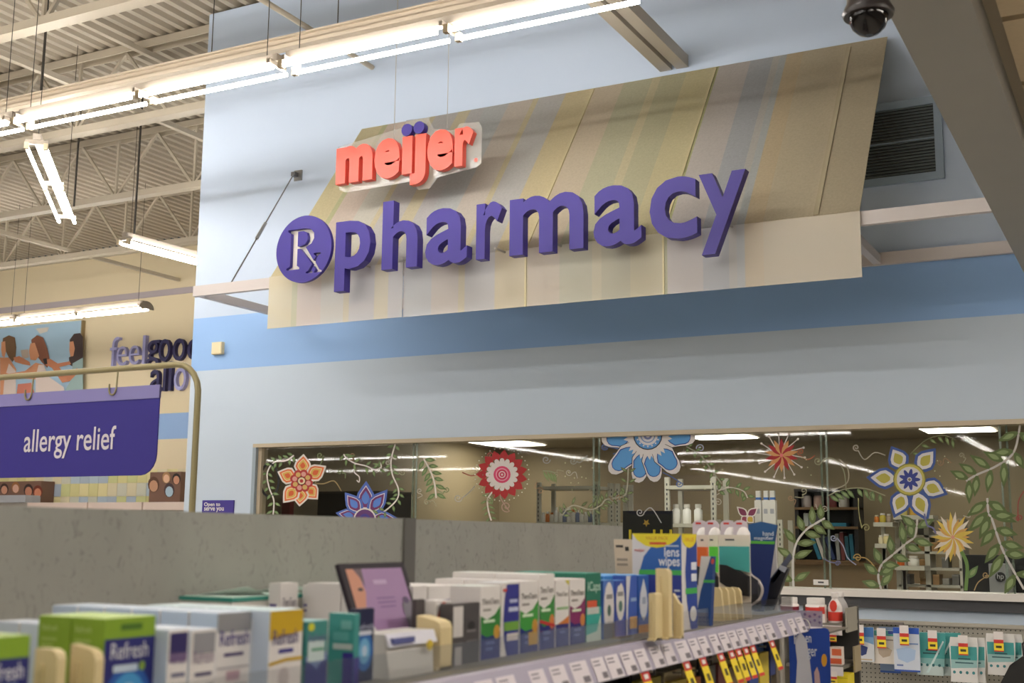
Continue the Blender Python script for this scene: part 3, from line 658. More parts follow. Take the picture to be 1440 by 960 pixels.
for i in range(34):
    for j in range(3):
        c_ = cols[(i*3+j*5+(i//4)) % 7]
        if c_ not in tm: tm[c_] = MB().box((0,-.012,0), (.205,0,.205), M(c_, .5)).mesh('wall_tile')
        o = bpy.data.objects.new('wall_tile', tm[c_]); COL.objects.link(o); o.location = (-19.6+i*.21, YW, 1.86+j*.21); o.parent = wall_far
def photo_panel(x0, x1, yt, yb, label, seeds):
    p, q = PY(x0, yb, YW-.3), PY(x1, yt, YW-.3); o = thing('photo_header', label, 'photo panel', (p.x, YW-.3, p.z))
    part(o, 'board', MB().box((p.x,YW-.3,p.z), (q.x,YW-.02,q.z), M((120,90,76)))); fmb = MB()
    for k, (cx_, cy_, r, hair, skin) in enumerate(seeds):
        for rr, col, dy in ((1.35,hair,-.1),(1.0,skin,.1)):
            fmb.add([PY(cx_+r*rr*.55*math.cos(t*.524), cy_+dy*r+r*rr*.75*math.sin(t*.524), YW-.303-k*.002-(.001 if rr == 1 else 0)) for t in range(12)], [tuple(range(12))], M(col, .6))
    part(o, 'portraits', fmb); return o
photo_panel(-20, 58, 676, 706, 'row of portrait photos under the purple aisle sign', [(6,688,8,(60,40,34),(206,150,124)),(22,686,8,(150,100,60),(214,170,150)),(40,690,9,(50,34,32),(190,130,104)),(53,692,9,(112,50,34),(200,130,100))])
photo_panel(209, 255, 663, 706, 'portrait photos beside the checked tiles', [(216,682,11,(90,60,44),(196,150,120)),(238,690,10,(70,56,60),(170,196,214)),(248,674,8,(44,34,32),(206,150,122)),(234,672,8,(170,130,90),(222,180,150))])
# tall wall shelving with a pinkish cap
sz = PY(150,706,YW-.6).z
for i, (xa, xb, m_, lb) in enumerate(((-60,36,M((168,170,176)),'grey shelving top at the far left under the portraits'), (38,123,M((224,206,196)),'pale pink shelving cap under the checked tiles, left one'), (124,200,M((224,206,196)),'pale pink shelving cap under the checked tiles, middle one'), (201,262,M((224,206,196)),'pale pink shelving cap below the portrait photos'))):
    p, q = PY(xa,715,YW-.6), PY(xb,715,YW-.6); zt = PY(10,696,YW-.6).z if i == 0 else sz
    o = thing('wall_shelving', lb, 'shelving', (p.x, YW-.6, 0), 'shelving along the yellow wall')
    part(o, 'cabinet', MB().box((p.x,YW-.55,0), (q.x-.02,YW-.3,zt-.12), M((190,184,176)))); part(o, 'cap', MB().box((p.x,YW-.6,zt-.12), (q.x-.02,YW-.3,zt), m_))
# graphic board standing edge-on at the end of the blue wall
p, q = PY(256,720,D+.6), PY(265,600,D+.6)
tag(MB().box((XL-.12,D+.5,0), (XL-.03,D+.56,q.z), M((150,136,124))).obj('edge_board'), 'taupe board seen edge-on against the end of the blue wall', 'board')

# ================================================================== AISLE SIGN
YS = 4.0
def SX(x, y): return PY(x, y, YS)
xr = SX(225,545).x; zt = (SX(225,538).z+SX(10,559).z)/2; zb_ = SX(205,668).z; xl = xr-1.17
sg = thing('aisle_sign', 'purple hanging aisle sign reading allergy relief', 'sign', (xl, YS, zb_))
r = .09
pts = [(xl,YS,zt),(xr,YS,zt)] + [(xr-r+r*math.cos(t), YS, zb_+r-r*math.sin(t)) for t in (0,.31,.63,.94,1.26,1.57)] + [(xl+r-r*math.sin(t), YS, zb_+r-r*math.cos(t)) for t in (0,.31,.63,.94,1.26,1.57)]
part(sg, 'panel', MB().prism(pts, (0,.006,0), M((48,38,138), .6)))
part(sg, 'top_strip', MB().box((xl,YS-.003,zt-.055), (xr,YS+.009,zt+.004), M((136,130,190), .4)))
p, q = SX(33,641), SX(164,600)
part(sg, 'lettering', MB().text('allergy relief', lambda x, y, z: (p.x+(q.x-p.x)*x, YS-.002, SX(98,644).z+(SX(98,601).z-SX(98,644).z)*y), M((220,214,222)), .008))
fz = SX(240,513).z; px_ = SX(275,620).x; br = .16; x0 = SX(8,536).x-.6
br = .13
pole = thing('sign_hanger', 'bent khaki pipe hanger carrying the purple aisle sign', 'sign hanger', (px_, YS, 0))
pts = [(x0,YS,fz),(px_-br,YS,fz)] + [(px_-br+br*math.sin(t), YS, fz-br+br*math.cos(t)) for t in (.3,.6,.9,1.2,1.5)] + [(px_,YS,fz-br-.02),(px_,YS,.02)]
PM = M((156,146,108), .4, .3)
part(pole, 'pipe', MB().tube(pts, .014, PM, 10)); part(pole, 'base_plate', MB().box((px_-.12,YS-.12,0), (px_+.12,YS+.12,.02), PM))
for hx in (42,160):
    X = SX(hx,545).x
    part(pole, 'hook', MB().tube([(X+.02,YS,fz)] + [(X+.02,YS-.004,zt+.0)] + [(X+.02*math.cos(t), YS-.008, zt-.01-.02*math.sin(t)) for t in (0,.6,1.2,1.8,2.4,3.1)] + [(X-.02,YS-.008,zt+.02)], .004, PM, 6))

# ================================================================== PHARMACY INTERIOR
LIT = M((255,250,240), .5, emit=TROFFER_POWER, name='lit_panel')
for i, (px, py) in enumerate(((706,622),(1012,613),(1346,603))):
    c = PZ(px, py, 2.555)
    o = thing('troffer_light', 'lit white ceiling panel inside the pharmacy, ' + ['above the red daisy','right of the large blue daisy','at the right end of the window'][i], 'ceiling light', (c.x, c.y, 2.55), 'ceiling panels in the pharmacy')
    wx, wy = (.62, .62) if i else (.62, .95)
    part(o, 'diffuser', MB().box((c.x-wx/2,c.y-wy/2,2.545), (c.x+wx/2,c.y+wy/2,2.553), LIT))
    part(o, 'frame', MB().box((c.x-wx/2-.02,c.y-wy/2-.02,2.548), (c.x+wx/2+.02,c.y-wy/2,2.556), WHITE).box((c.x-wx/2-.02,c.y+wy/2,2.548), (c.x+wx/2+.02,c.y+wy/2+.02,2.556), WHITE))
for i in range(4):  # extra panels hidden above the window head, added to brighten the interior
    X = -3.9+i*1.4; o = thing('troffer_light', 'unseen lit ceiling panel added inside the pharmacy glass to brighten it, %s from the left' % ORD[i], 'ceiling light', (X, 9.0, 2.55), 'ceiling panels in the pharmacy')
    MB().box((-.3,-.3,-.005), (.3,.3,.003), LIT).obj('diffuser', o); MB().box((-.32,-.32,.003), (.32,.32,.006), WHITE).obj('frame', o)
struct('floor_pharmacy', MB().box((XL+.2,D+.18,0), (6,13.3,.01), M((150,140,124))))
RACK = M((196,192,178), .5); BOT = [M((232,230,226)), M((196,110,40), .3), M((228,224,214)), M((180,60,50)), M((120,130,160))]
def bottle(px, py, Y, h, r, body, cap, label, group, zs):
    X = PY(px, py, Y).x; o = thing('medicine_bottle', label, 'bottle', (X, Y, zs), group)
    MB().lathe((0,0,0), [(r*.9,0),(r,.006),(r,h*.68),(r*.7,h*.76),(r*.6,h*.8)], body, 12).obj('body', o)
    MB().lathe((0,0,0), [(r*.75,h*.8),(r*.75,h)], cap, 12).obj('cap', o); return o
def rack(px0, px1, Y, shelves, label, depth=.35, top=None, slot=True):
    x0, x1 = PY(px0,720,Y).x, PY(px1,720,Y).x; o = thing('shelving_rack', label, 'shelving', (x0, Y, 0))
    zt = top or max(shelves)+.2
    for X in (x0, x1):
        p = part(o, 'upright', MB().box((X-.02,Y+depth-.03,0), (X+.02,Y+depth,zt), RACK).box((X-.02,Y,0), (X+.02,Y+.03,zt), RACK))
        sl = MB()
        for k in range(int((zt-1.45)/.04)): sl.box((X-.005,Y-.002,1.45+k*.04), (X+.005,Y,1.47+k*.04), DGREY)
        q = sl.obj('slots', p); q.location = (-o.location[0], -o.location[1], -o.location[2])
    for z in shelves: part(o, 'shelf', MB().box((x0,Y-.01,z-.03), (x1,Y+depth,z), RACK))
    return o
rack(757, 838, 10.6, [1.05, 1.36, 1.64, 1.98], 'cream slotted shelving with pill bottles behind the glass, left', top=2.02)
k = 0
for px in range(764, 838, 6):
    X = PY(px, 720, 10.7).x
    bottle(px, 720, 10.7+random.uniform(0,.08), random.uniform(.09,.15), .02, BOT[k % 3 if k < 4 else (0,2,4)[k % 3]], BOT[(0,0,1,2,0)[k % 5]], 'small pill bottle on the left cream shelving, %s from the left' % ORD[k], 'pill bottles on the left shelving', 1.64); k += 1
rack(860, 868, 10.6, [1.64], 'narrow grey upright shelf post beside the pill bottles', top=2.0)
rack(938, 1003, 9.6, [1.3, 1.62, 1.93], 'cream slotted shelving with white bottles behind the glass, right', top=2.0)
rack(1010, 1096, 10.02, [1.3, 1.58], 'low rack with white boxes behind the glass', top=1.66)
for px in (951, 966, 982): bottle(px, 720, 9.7, .16, .035, BOT[0], BOT[2], 'white bottle on the right cream shelving, %s from the left' % ORD[(951,966,982).index(px)], 'white bottles on the right shelving', 1.62)
for px in (1067, 1078, 1087):
    X = PY(px, 720, 10.08).x; o = thing('lotion_bottle', 'tall white carton with blue band on the low rack, %s from the left' % ORD[(1067,1078,1087).index(px)], 'carton', (X, 10.08, 1.58), 'white cartons behind the glass')
    MB().box((-.028,-.025,0), (.028,.025,.24), M((226,222,218))).obj('body', o); MB().box((-.018,-.018,.24), (.018,.018,.32), M((226,222,218))).obj('neck', o); MB().box((-.019,-.019,.245), (.019,.019,.265), M((60,110,190))).obj('band', o)
    MB().box((-.016,-.0265,.13), (.016,-.025,.17), M((170,170,180))).obj('print', o)
# black display panel with gold mark
p, q = PY(876,790,9.0), PY(944,718,9.0)
o = thing('display_board', 'black display board with a small gold star behind the lens wipes', 'display board', (p.x, 9.0, 0))
part(o, 'board', MB().box((p.x,9.0,p.z-.2), (q.x,9.03,q.z), M((18,18,20)))); part(o, 'stand', MB().box((p.x+.05,9.0,0), (q.x-.05,9.03,p.z-.2), M((40,40,42))))
sm_ = PY(909,735,9.0); part(o, 'gold_star', MB().add([(sm_.x+(.032 if i % 2 else .015)*math.sin(i*.628), 8.998, sm_.z+(.032 if i % 2 else .015)*math.cos(i*.628)) for i in range(10)], [tuple(range(10))], M((190,150,60))))
for px in (886, 920, 930, 943):
    a_ = PY(px,748,8.99); part(o, 'yellow_pin', MB().box((a_.x-.008,8.985,a_.z-.06), (a_.x+.008,9.0,a_.z+.02), YELLOW))
# dark bookcase on its cabinet
YB = 12.7; p, q = PY(1122,788,YB), PY(1202,688,YB)
o = thing('bookcase', 'dark wall bookcase with brown shelves inside the pharmacy', 'bookcase', (p.x, YB, p.z))
bw = M((120,92,62)); z0, z1 = p.z, q.z; DK = M((30,28,30))
part(o, 'back', MB().box((p.x,YB+.28,z0), (q.x,YB+.3,z1), DK))
for X in (p.x, q.x): part(o, 'side', MB().box((X-.02,YB,z0), (X+.02,YB+.3,z1), DK))
for t in (0, .47, .74, 1): part(o, 'shelf', MB().box((p.x-.02,YB-.01,z0+(z1-z0)*t-.015), (q.x+.02,YB+.3,z0+(z1-z0)*t+.01), bw if t < 1 else DK))
tag(MB().box((p.x-.6,YB,0), (q.x+.6,YB+.3,z0-.02), M((140,116,84), .6, var=.05)).box((p.x-.62,YB-.02,z0-.04), (q.x+.62,YB+.3,z0-.016), bw).obj('base_cabinet'), 'brown cabinet under the dark bookcase inside the pharmacy', 'cabinet')
bc = [(40,120,150),(206,200,196),(60,60,70),(46,62,110),(150,150,150),(120,60,60),(30,90,110)]
def book(x, z, w_, h, lean, c, lb, gr):
    o = thing('binder', lb, 'binder', (x, YB+.04, z), gr); o.rotation_euler.y = lean
    MB().box((0,0,0), (w_,.2,h), M(c)).obj('cover', o); MB().box((.004,.004,.004), (w_-.004,.19,h+.003), WHITE).obj('pages', o)
za = z0+.012
for i in range(8): book(p.x+.2+i*.048, za, .036, .24+.02*(i % 3), -.32 if i < 4 else -.06, bc[i % 7], 'binder leaning on the lowest shelf of the dark bookcase, %s from the left' % ORD[i], 'binders in the bookcase')
zb2 = z0+(z1-z0)*.47+.012
for i in range(3): book(p.x+.06+i*.06, zb2, .05, .13, 0, [(190,196,190),(150,160,170),(90,90,96)][i], 'small folder on the middle shelf of the dark bookcase, %s from the left' % ORD[i], 'folders in the bookcase')
o = thing('folded_folder', 'teal folder lying flat on the middle shelf of the dark bookcase', 'folder', (p.x+.3, YB+.02, zb2)); MB().box((0,0,0), (.2,.2,.035), M((40,120,150))).obj('cover', o)
zc2 = z0+(z1-z0)*.74+.012
for i, c in enumerate(((200,190,190),(180,150,140),(120,60,60),(200,196,190))):
    X = p.x+.08+i*.13; o = thing('storage_jar', 'jar on the top shelf of the dark bookcase, %s from the left' % ORD[i], 'jar', (X, YB+.1, zc2), 'jars in the bookcase'); MB().lathe((0,0,0), [(.05,0),(.055,.01),(.055,.1),(.045,.12)], M(c), 12).obj('body', o); MB().lathe((0,0,0), [(.048,.12),(.048,.14)], DGREY, 12).obj('lid', o)
# white cubby unit with little side shelves, bins and bottles
YC = 10.4
def wshelf(px0, px1, py, lb, items):
    p, q = PY(px0,py,YC), PY(px1,py,YC); o = thing('wall_shelf', lb, 'shelf', (p.x, YC, p.z), 'small white shelves in the pharmacy')
    part(o, 'board', MB().box((p.x,YC,p.z-.035), (q.x,YC+.25,p.z), RACK)); part(o, 'post', MB().box((p.x+.02,YC+.2,0), (p.x+.05,YC+.23,p.z-.035), RACK))
    for i, (dx, h, r, c, cc) in enumerate(items): bottle(px0+dx, py, YC+.08, h, r, M(c, .35), M(cc), ORD[i] + ' bottle on the ' + lb, 'bottles on the small white shelves', p.z)
wshelf(1228, 1255, 734, 'upper small white shelf left of the cubbies', [(5,.06,.02,(206,120,40),(210,200,170)),(13.5,.075,.025,(196,176,60),(220,214,206)),(22,.07,.02,(170,150,130),(214,206,196))])
wshelf(1230, 1252, 764, 'lower small white shelf left of the cubbies', [(9,.07,.02,(226,214,180),(226,220,210)),(17,.08,.025,(222,206,150),(226,220,210))])
wshelf(1256, 1312, 724, 'wide white shelf under the blue-edged flower', [(14,.09,.035,(206,196,120),(226,220,200)),(29,.1,.035,(214,170,70),(226,220,200)),(46,.08,.03,(226,220,216),(226,220,210))])
wshelf(1258, 1300, 795, 'white shelf holding an orange bottle low in the window', [(9,.07,.03,(206,100,40),(200,90,40)),(27,.08,.045,(222,218,210),(226,220,210))])
p, q = PY(1257,832,YC+.05), PY(1268,728,YC+.05)
cb = thing('cubby_unit', 'white cubby unit full of bins at the right of the window', 'cubby unit', (p.x, YC+.05, 0))
for px in (1263, 1304, 1352): X = PY(px,780,YC+.3).x; part(cb, 'upright', MB().box((X-.02,YC+.3,0), (X+.02,YC+.6,q.z), RACK))
xa, xb = PY(1263,780,YC+.3).x, PY(1352,780,YC+.3).x
for py in (822, 798, 775, 752, 730): z = PY(1300,py,YC+.3).z; part(cb, 'shelf', MB().box((xa,YC+.3,z-.02), (xb,YC+.6,z), RACK))
for py in (822, 798, 775, 752):
    z = PY(1300,py,YC+.3).z+.002
    for j in range(6):
        xm = PY(1304,780,YC+.3).x; X = (xa+.03+j*(xm-xa-.04)/3) if j < 3 else (xm+.03+(j-3)*(xb-xm-.04)/3)
        if random.random() < .2: continue
        c = random.choice([(110,108,104),(150,146,138),(70,68,66),(170,130,80),(120,120,126),(196,186,170)]); h = random.uniform(.05,.085)
        o = thing('storage_bin', 'small bin in the white cubby unit, %s place in the %s row from the bottom' % (ORD[j], ORD[(822,798,775,752).index(py)]), 'bin', (X, YC+.34, z), 'bins in the cubby unit')
        MB().box((0,0,0), (.05,.2,h*.85), M(c)).obj('body', o); MB().box((-.002,-.004,h*.85), (.052,.2,h), M(tuple(min(255, v+24) for v in c))).obj('rim', o)
# desk with black monitor and silver computer
p, q = PY(1355,832,9.6), PY(1452,781,9.6)
tag(MB().box((-2.3,9.2,1.0), (2,10.0,1.04), M((150,136,110))).box((-2.2,9.9,0), (1.9,9.94,1.0), M((120,108,88))).box((-2.2,9.25,0), (-2.16,9.9,1.0), M((120,108,88))).box((1.86,9.25,0), (1.9,9.9,1.0), M((120,108,88))).obj('work_counter'), 'brown work counter behind the pharmacy glass', 'counter')
o = thing('black_monitor', 'wide black monitor at the right edge of the window', 'monitor', (p.x, 9.6, 1.04))
part(o, 'screen', MB().box((p.x,9.6,1.1), (q.x,9.65,q.z), M((20,20,24), .4))); part(o, 'stand', MB().box((p.x+.2,9.58,1.04), (q.x-.2,9.67,1.1), BLACK)); part(o, 'bezel', MB().box((p.x,9.595,q.z-.012), (q.x,9.6,q.z), M((36,36,40))))
a_, b_ = PY(1392,832,9.35), PY(1422,793,9.35)
o = thing('computer_tower', 'silver computer case with a round dark logo before the black monitor', 'computer', (a_.x, 9.35, 1.04))
part(o, 'case', MB().box((a_.x,9.35,1.04), (b_.x,9.58,b_.z), M((150,150,152), .4, .2)))
lc = PY(1407,811,9.35); part(o, 'logo_disc', MB().lathe((lc.x,9.344,lc.z), [(.034,0),(.034,.004)], M((30,30,34)), 20, 'Y'))
part(o, 'logo_letters', MB().text('hp', lambda x, y, z: (lc.x-.022+.044*x, 9.342, lc.z-.024+.048*y), M((190,190,194))))
p = PY(1180,828,8.6); q = PY(1145,818,8.35)
o = thing('counter_notice', 'little white notice stuck low on the pharmacy glass', 'notice', (q.x, GY-.004, q.z)); a_, b_ = PY(1144,822,GY-.004), PY(1165,815,GY-.004)
part(o, 'paper', MB().box((a_.x,GY-.006,a_.z), (b_.x,GY-.004,b_.z), WHITE)); part(o, 'printed_line', MB().box((a_.x+.03,GY-.0065,a_.z+.012), (b_.x-.03,GY-.006,b_.z-.012), DGREY))
# far dark things low at the left of the window
p, q = PY(396,716,9.0), PY(408,698,9.0)
o = thing('red_chair', 'dark red chair back glimpsed behind the orange painted flower', 'chair', (p.x, 9.0, 0)); part(o, 'backrest', MB().box((p.x,9.0,q.z-.4), (q.x,9.06,q.z), M((120,30,34)))); part(o, 'seat', MB().box((p.x,8.7,q.z-.5), (q.x+.15,9.06,q.z-.42), M((110,30,34)))); part(o, 'post', MB().box(((p.x+q.x)/2-.03,8.88,0), ((p.x+q.x)/2+.03,8.94,q.z-.5), BLACK))
p, q = PY(445,760,9.3), PY(545,690,9.3)
o = thing('dark_cabinet', 'dark cabinet behind the blue painted lotus', 'cabinet', (p.x, 9.3, 0)); part(o, 'body', MB().box((p.x,9.3,0), (q.x,9.7,q.z-.02), M((48,46,46)))); part(o, 'top', MB().box((p.x-.01,9.29,q.z-.02), (q.x+.01,9.7,q.z), M((80,74,68))))

# ================================================================== GONDOLA IN THE FOREGROUND
XB, YE, SZH, XFR = -1.479, 3.53, 1.298, -.945
gd = thing('shelf_gondola', 'grey shop gondola with speckled back panels and a deep top shelf', 'gondola', (XB, 2.3, 0))
def speck():
    mt = bpy.data.materials.new('speckled_panel'); mt.use_nodes = True; nt = mt.node_tree; b = nt.nodes['Principled BSDF']; b.inputs['Roughness'].default_value = .7
    tc = nt.nodes.new('ShaderNodeTexCoord'); mp = nt.nodes.new('ShaderNodeMapping'); mp.inputs['Scale'].default_value = (1,1,.7)
    n1 = nt.nodes.new('ShaderNodeTexNoise'); n1.inputs['Scale'].default_value = 42; n1.inputs['Detail'].default_value = 3; n1.inputs['Distortion'].default_value = 2.2
    n2 = nt.nodes.new('ShaderNodeTexNoise'); n2.inputs['Scale'].default_value = 9; n2.inputs['Detail'].default_value = 4
    cr = nt.nodes.new('ShaderNodeValToRGB'); cr.color_ramp.elements[0].position = .28; cr.color_ramp.elements[0].color = lin((138,138,132)); cr.color_ramp.elements[1].position = .42; cr.color_ramp.elements[1].color = lin((160,160,153))
    mx = nt.nodes.new('ShaderNodeMix'); mx.data_type = 'RGBA'; mx.blend_type = 'MULTIPLY'; mx.inputs['Factor'].default_value = .5
    c2 = nt.nodes.new('ShaderNodeValToRGB'); c2.color_ramp.elements[0].position = .35; c2.color_ramp.elements[0].color = (.82,.82,.82,1); c2.color_ramp.elements[1].position = .65
    nt.links.new(tc.outputs['Object'], mp.inputs[0]); nt.links.new(mp.outputs[0], n1.inputs['Vector']); nt.links.new(mp.outputs[0], n2.inputs['Vector'])
    nt.links.new(n1.outputs['Fac'], cr.inputs[0]); nt.links.new(n2.outputs['Fac'], c2.inputs[0]); nt.links.new(cr.outputs[0], mx.inputs['A']); nt.links.new(c2.outputs[0], mx.inputs['B']); nt.links.new(mx.outputs['Result'], b.inputs['Base Color']); return mt
SPK = speck(); ZP = 1.536
for y0, y1 in ((-1.37,-.16),(-.13,1.075),(1.085,2.288),(2.325,YE)):
    part(gd, 'back_panel', MB().box((XB-.03,y0,.12), (XB,y1,ZP), SPK))
for y in (1.08, 2.307): part(gd, 'upright', MB().box((XB-.035,y-.022,0), (XB-.004 if y < 2 else XB+.006,y+.022,ZP+.002), M((112,110,106), .5, .2)))
shm = M((118,114,105), .5, .1)
part(gd, 'top_shelf', MB().box((XB,-1.3,SZH-.03), (XFR,YE,SZH), shm))
part(gd, 'lower_back', MB().box((XB+.005,-1.3,.15), (XB+.02,YE,SZH-.03), M((46,44,42)))); part(gd, 'base', MB().box((XB,-1.3,0), (XFR+.05,YE,.15), DGREY))
part(gd, 'end_panel', MB().box((XB-.03,YE,0), (XFR-.05,YE+.025,SZH-.02), M((150,146,136)))); part(gd, 'lower_shelf', MB().box((XB,-1.3,.88), (XFR,YE,.9), shm))
part(gd, 'front_fence', MB().box((XFR-.012,-1.2,SZH), (XFR-.009,YE,SZH+.042), CLEAR)); part(gd, 'end_fence', MB().box((XB+.05,YE-.006,SZH), (XFR-.012,YE-.003,SZH+.042), CLEAR))
rail_m = M((170,164,184), .3)
rail = part(gd, 'price_rail', MB().prism([(XFR,-1.2,SZH-.002),(XFR+.012,-1.2,SZH-.004),(XFR+.034,-1.2,SZH-.055),(XFR+.026,-1.2,SZH-.056)], (0,YE+1.2,0), rail_m))
# price labels on the rail
def rail_pt(y, t, off=.0012): return V((XFR+.012+.022*t+off, y, SZH-.004-.051*t+off*.4))
LBL = M((222,214,220), .35); INK = M((116,110,118))
y = 1.15; k = 0
while y < YE-.08:
    wd2 = random.choice((.055,.06,.07)); L0 = gd.location; 
    q = MB().add([rail_pt(y,.98), rail_pt(y+wd2,.98), rail_pt(y+wd2,.2), rail_pt(y,.2)], [(0,1,2,3)], LBL)
    q.add([rail_pt(y+wd2*.5,.9,.002), rail_pt(y+wd2*.9,.9,.002), rail_pt(y+wd2*.9,.7,.002), rail_pt(y+wd2*.5,.7,.002)], [(0,1,2,3)], INK)
    for t in (.3,.42): q.add([rail_pt(y+wd2*.1,t+.05,.002), rail_pt(y+wd2*.6,t+.05,.002), rail_pt(y+wd2*.6,t,.002), rail_pt(y+wd2*.1,t,.002)], [(0,1,2,3)], M((140,134,146)))
    q.v = [(v[0]-L0.x, v[1]-L0.y, v[2]-L0.z) for v in q.v]; q.obj('price_label', rail); y += wd2 + random.choice((.008,.012,.02,.05)); k += 1
# hinged yellow shelf talkers
for i, (px, py) in enumerate(((905,925),(963,913),(986,909),(1011,902),(1026,901),(1036,896),(1046,894),(1056,892),(1083,885))):
    b0 = PX(px, py, XFR+.03); o = thing('shelf_talker', 'yellow and red price tag hanging under the shelf rail, number %s from the left' % ['one','two','three','four','five','six','seven','eight','nine'][i], 'price tag', (b0.x, b0.y, SZH-.055), 'yellow tags under the top shelf rail')
    tw, u_, n_ = .042, V((.026,0,-.072)), V((.001,0,.0004))
    q = MB().prism([V((0,-tw/2,0)), V((0,tw/2,0)), V((0,tw/2,0))+u_, V((0,-tw/2,0))+u_], n_, YELLOW); q.obj('card', o)
    def tq(a, b, c0, c1, m_, nm, k=1.5): MB().add([V((0,c0*tw,0))+u_*a+n_*k, V((0,c1*tw,0))+u_*a+n_*k, V((0,c1*tw,0))+u_*b+n_*k, V((0,c0*tw,0))+u_*b+n_*k], [(0,1,2,3)], m_).obj(nm, o)
    tq(0,.26,-.5,.5,RED,'red_header'); tq(.9,1,-.5,.5,RED,'red_footer'); tq(.08,.2,-.25,.25,WHITE,'header_print',2); tq(.48,.68,-.22,.22,M((90,80,30)),'price_print',2)

# ---- product boxes ---------------------------------------------------------
def face(o, name, P, U, Vv, N, prints, base=.0006):
    """flat print on a box face; u,v in 0..1"""
    mb = MB()
    for i, pr in enumerate(prints):
        off = N*(base + i*.00012); T = lambda a, b: P+U*a+Vv*b+off
        k = pr[0]; col = M(pr[-1] if k != 'text' else pr[6], .5)
        if k == 'r': a, b, c, d = pr[1:5]; mb.add([T(a,b),T(c,b),T(c,d),T(a,d)], [(0,1,2,3)], col)
        elif k == 'p': mb.add([T(*q) for q in pr[1]], [tuple(range(len(pr[1])))], col)
        elif k == 'e': a, b, ra, rb = pr[1:5]; mb.add([T(a+ra*math.cos(t*.449), b+rb*math.sin(t*.449)) for t in range(14)], [tuple(range(14))], col)
        elif k == 'text': a, b, c, d = pr[2:6]; mb.text(pr[1], lambda x, y, z: T(a+(c-a)*x, b+(d-b)*y), col, pr[7] if len(pr) > 7 else .0)
    return part(o, name, mb)
PLACED = []
def clear_span(x0, x1, y0, y1):
    for a0, a1, b0, b1 in PLACED:
        if min(x1,a1)-max(x0,a0) > .0004 and min(y1,b1)-max(y0,b0) > .0004:
            if (b0+b1) < (y0+y1): y0 = b1+.0005
            else: y1 = b0-.0005
    return y0, y1
def pbox(label, xl, xr, yt, Xf, dep, col, prints, side=None, top=None, name='product_box', cat='box', rows=1, group=None, zb=SZH, sprints=None, gap=.003):
    """carton on the shelf facing the aisle; sides from pixel columns, height from its top edge"""
    a, b = PX(xl, yt, Xf), PX(xr, yt, Xf); z1 = (a.z+b.z)/2; y0, y1 = a.y, b.y; r = []
    y1 -= .001; y0 += .001
    ya, yb = y0, y1
    for k in range(rows):
        X = Xf - k*(dep+gap)
        y0, y1 = clear_span(X-dep, X, ya, yb)
        if y1-y0 < .55*(yb-ya):
            if k: break
            y0, y1 = ya, yb
        PLACED.append((X-dep, X, y0, y1))
        lb = label if k == 0 else label + (', one row behind' if k == 1 else ', %s rows behind' % ['','','two','three','four','five','six'][k])
        o = thing(name, lb, cat, (X, y0, zb), group or (label + ' row' if rows > 1 else None))
        mb = MB(); c = M(col, .5); cs = M(side or col, .5); ct = M(top or col, .5)
        x0, x1 = X-dep, X
        vs = [(x0,y0,zb),(x1,y0,zb),(x1,y1,zb),(x0,y1,zb),(x0,y0,z1),(x1,y0,z1),(x1,y1,z1),(x0,y1,z1)]
        mb.add(vs, [(0,3,2,1)], c); mb.add(vs, [(4,5,6,7)], ct); mb.add(vs, [(0,1,5,4),(2,3,7,6)], cs); mb.add(vs, [(1,2,6,5),(3,0,4,7)], c)
        part(o, 'carton', mb)
        part(o, 'top_flap', MB().box((x0+.0015,y0+.0015,z1), (x1-.0015,y1-.0015,z1+.0008), ct))
        if k == 0 and prints: face(o, 'front_print', V((X,y0,zb)), V((0,y1-y0,0)), V((0,0,z1-zb)), V((1,0,0)), prints)
        if sprints: face(o, 'side_print', V((x0,y0,zb)), V((dep,0,0)), V((0,0,z1-zb)), V((0,-1,0)), sprints)
        r.append(o)
    return r[0]
GRN, NVY, LBL_, WH, GY_ = (126,160,40), (30,34,104), (60,130,190), (220,216,214), (150,150,156)
REF = 'Refresh'
pbox('green-topped navy eye drop carton cut by the left edge', -34, 44, 896, -.99, .05, GRN, [('r',0,0,1,.8,NVY),('e',.5,.25,.4,.28,(50,110,180)),('text',REF,.12,.6,.9,.76,(214,214,222)),('r',.2,.5,.8,.56,(150,180,214))], top=(170,196,110))
pbox('bright green eye drop carton with navy front and drop picture', 148, 220, 868, -1.02, .05, GRN, [('r',0,0,1,.8,(34,36,110)),('r',.3,.88,.72,.94,(70,110,30)),('e',.5,.2,.46,.34,(40,90,170)),('e',.5,.18,.36,.28,(70,150,206)),('e',.5,.16,.22,.2,(150,190,214)),('e',.5,.2,.07,.12,(130,140,70)),('text',REF,.12,.6,.86,.76,(214,214,222)),('r',.18,.47,.66,.54,(190,206,222)),('e',.75,.51,.06,.05,(130,160,60))],
     top=(190,214,130), rows=2, sprints=[('text','Refresh',.12,.86,.6,.92,(190,210,130)),('r',.12,.76,.6,.79,(160,186,90)),('r',.12,.7,.5,.73,(160,186,90))], gap=.002)
pw = lambda tc: [('r',.08,.62,.94,.97,tc),('p',[(.08,.62),(.94,.62),(.94,.72),(.08,.72)],(130,110,140)),('text',REF,.12,.6,.88,.74,(86,66,120)),('r',.2,.44,.85,.49,(110,110,136)),('p',[(.06,.24),(.5,.3),(.94,.3),(.94,.34),(.5,.34),(.06,.28)],(120,50,110)),('e',.5,.08,.3,.14,(176,160,170))]
pbox('white eye drop carton with dark purple band', 223, 267, 886, -1.0, .042, WH, pw((44,36,92)), top=(206,214,226), side=(196,210,226), rows=6)
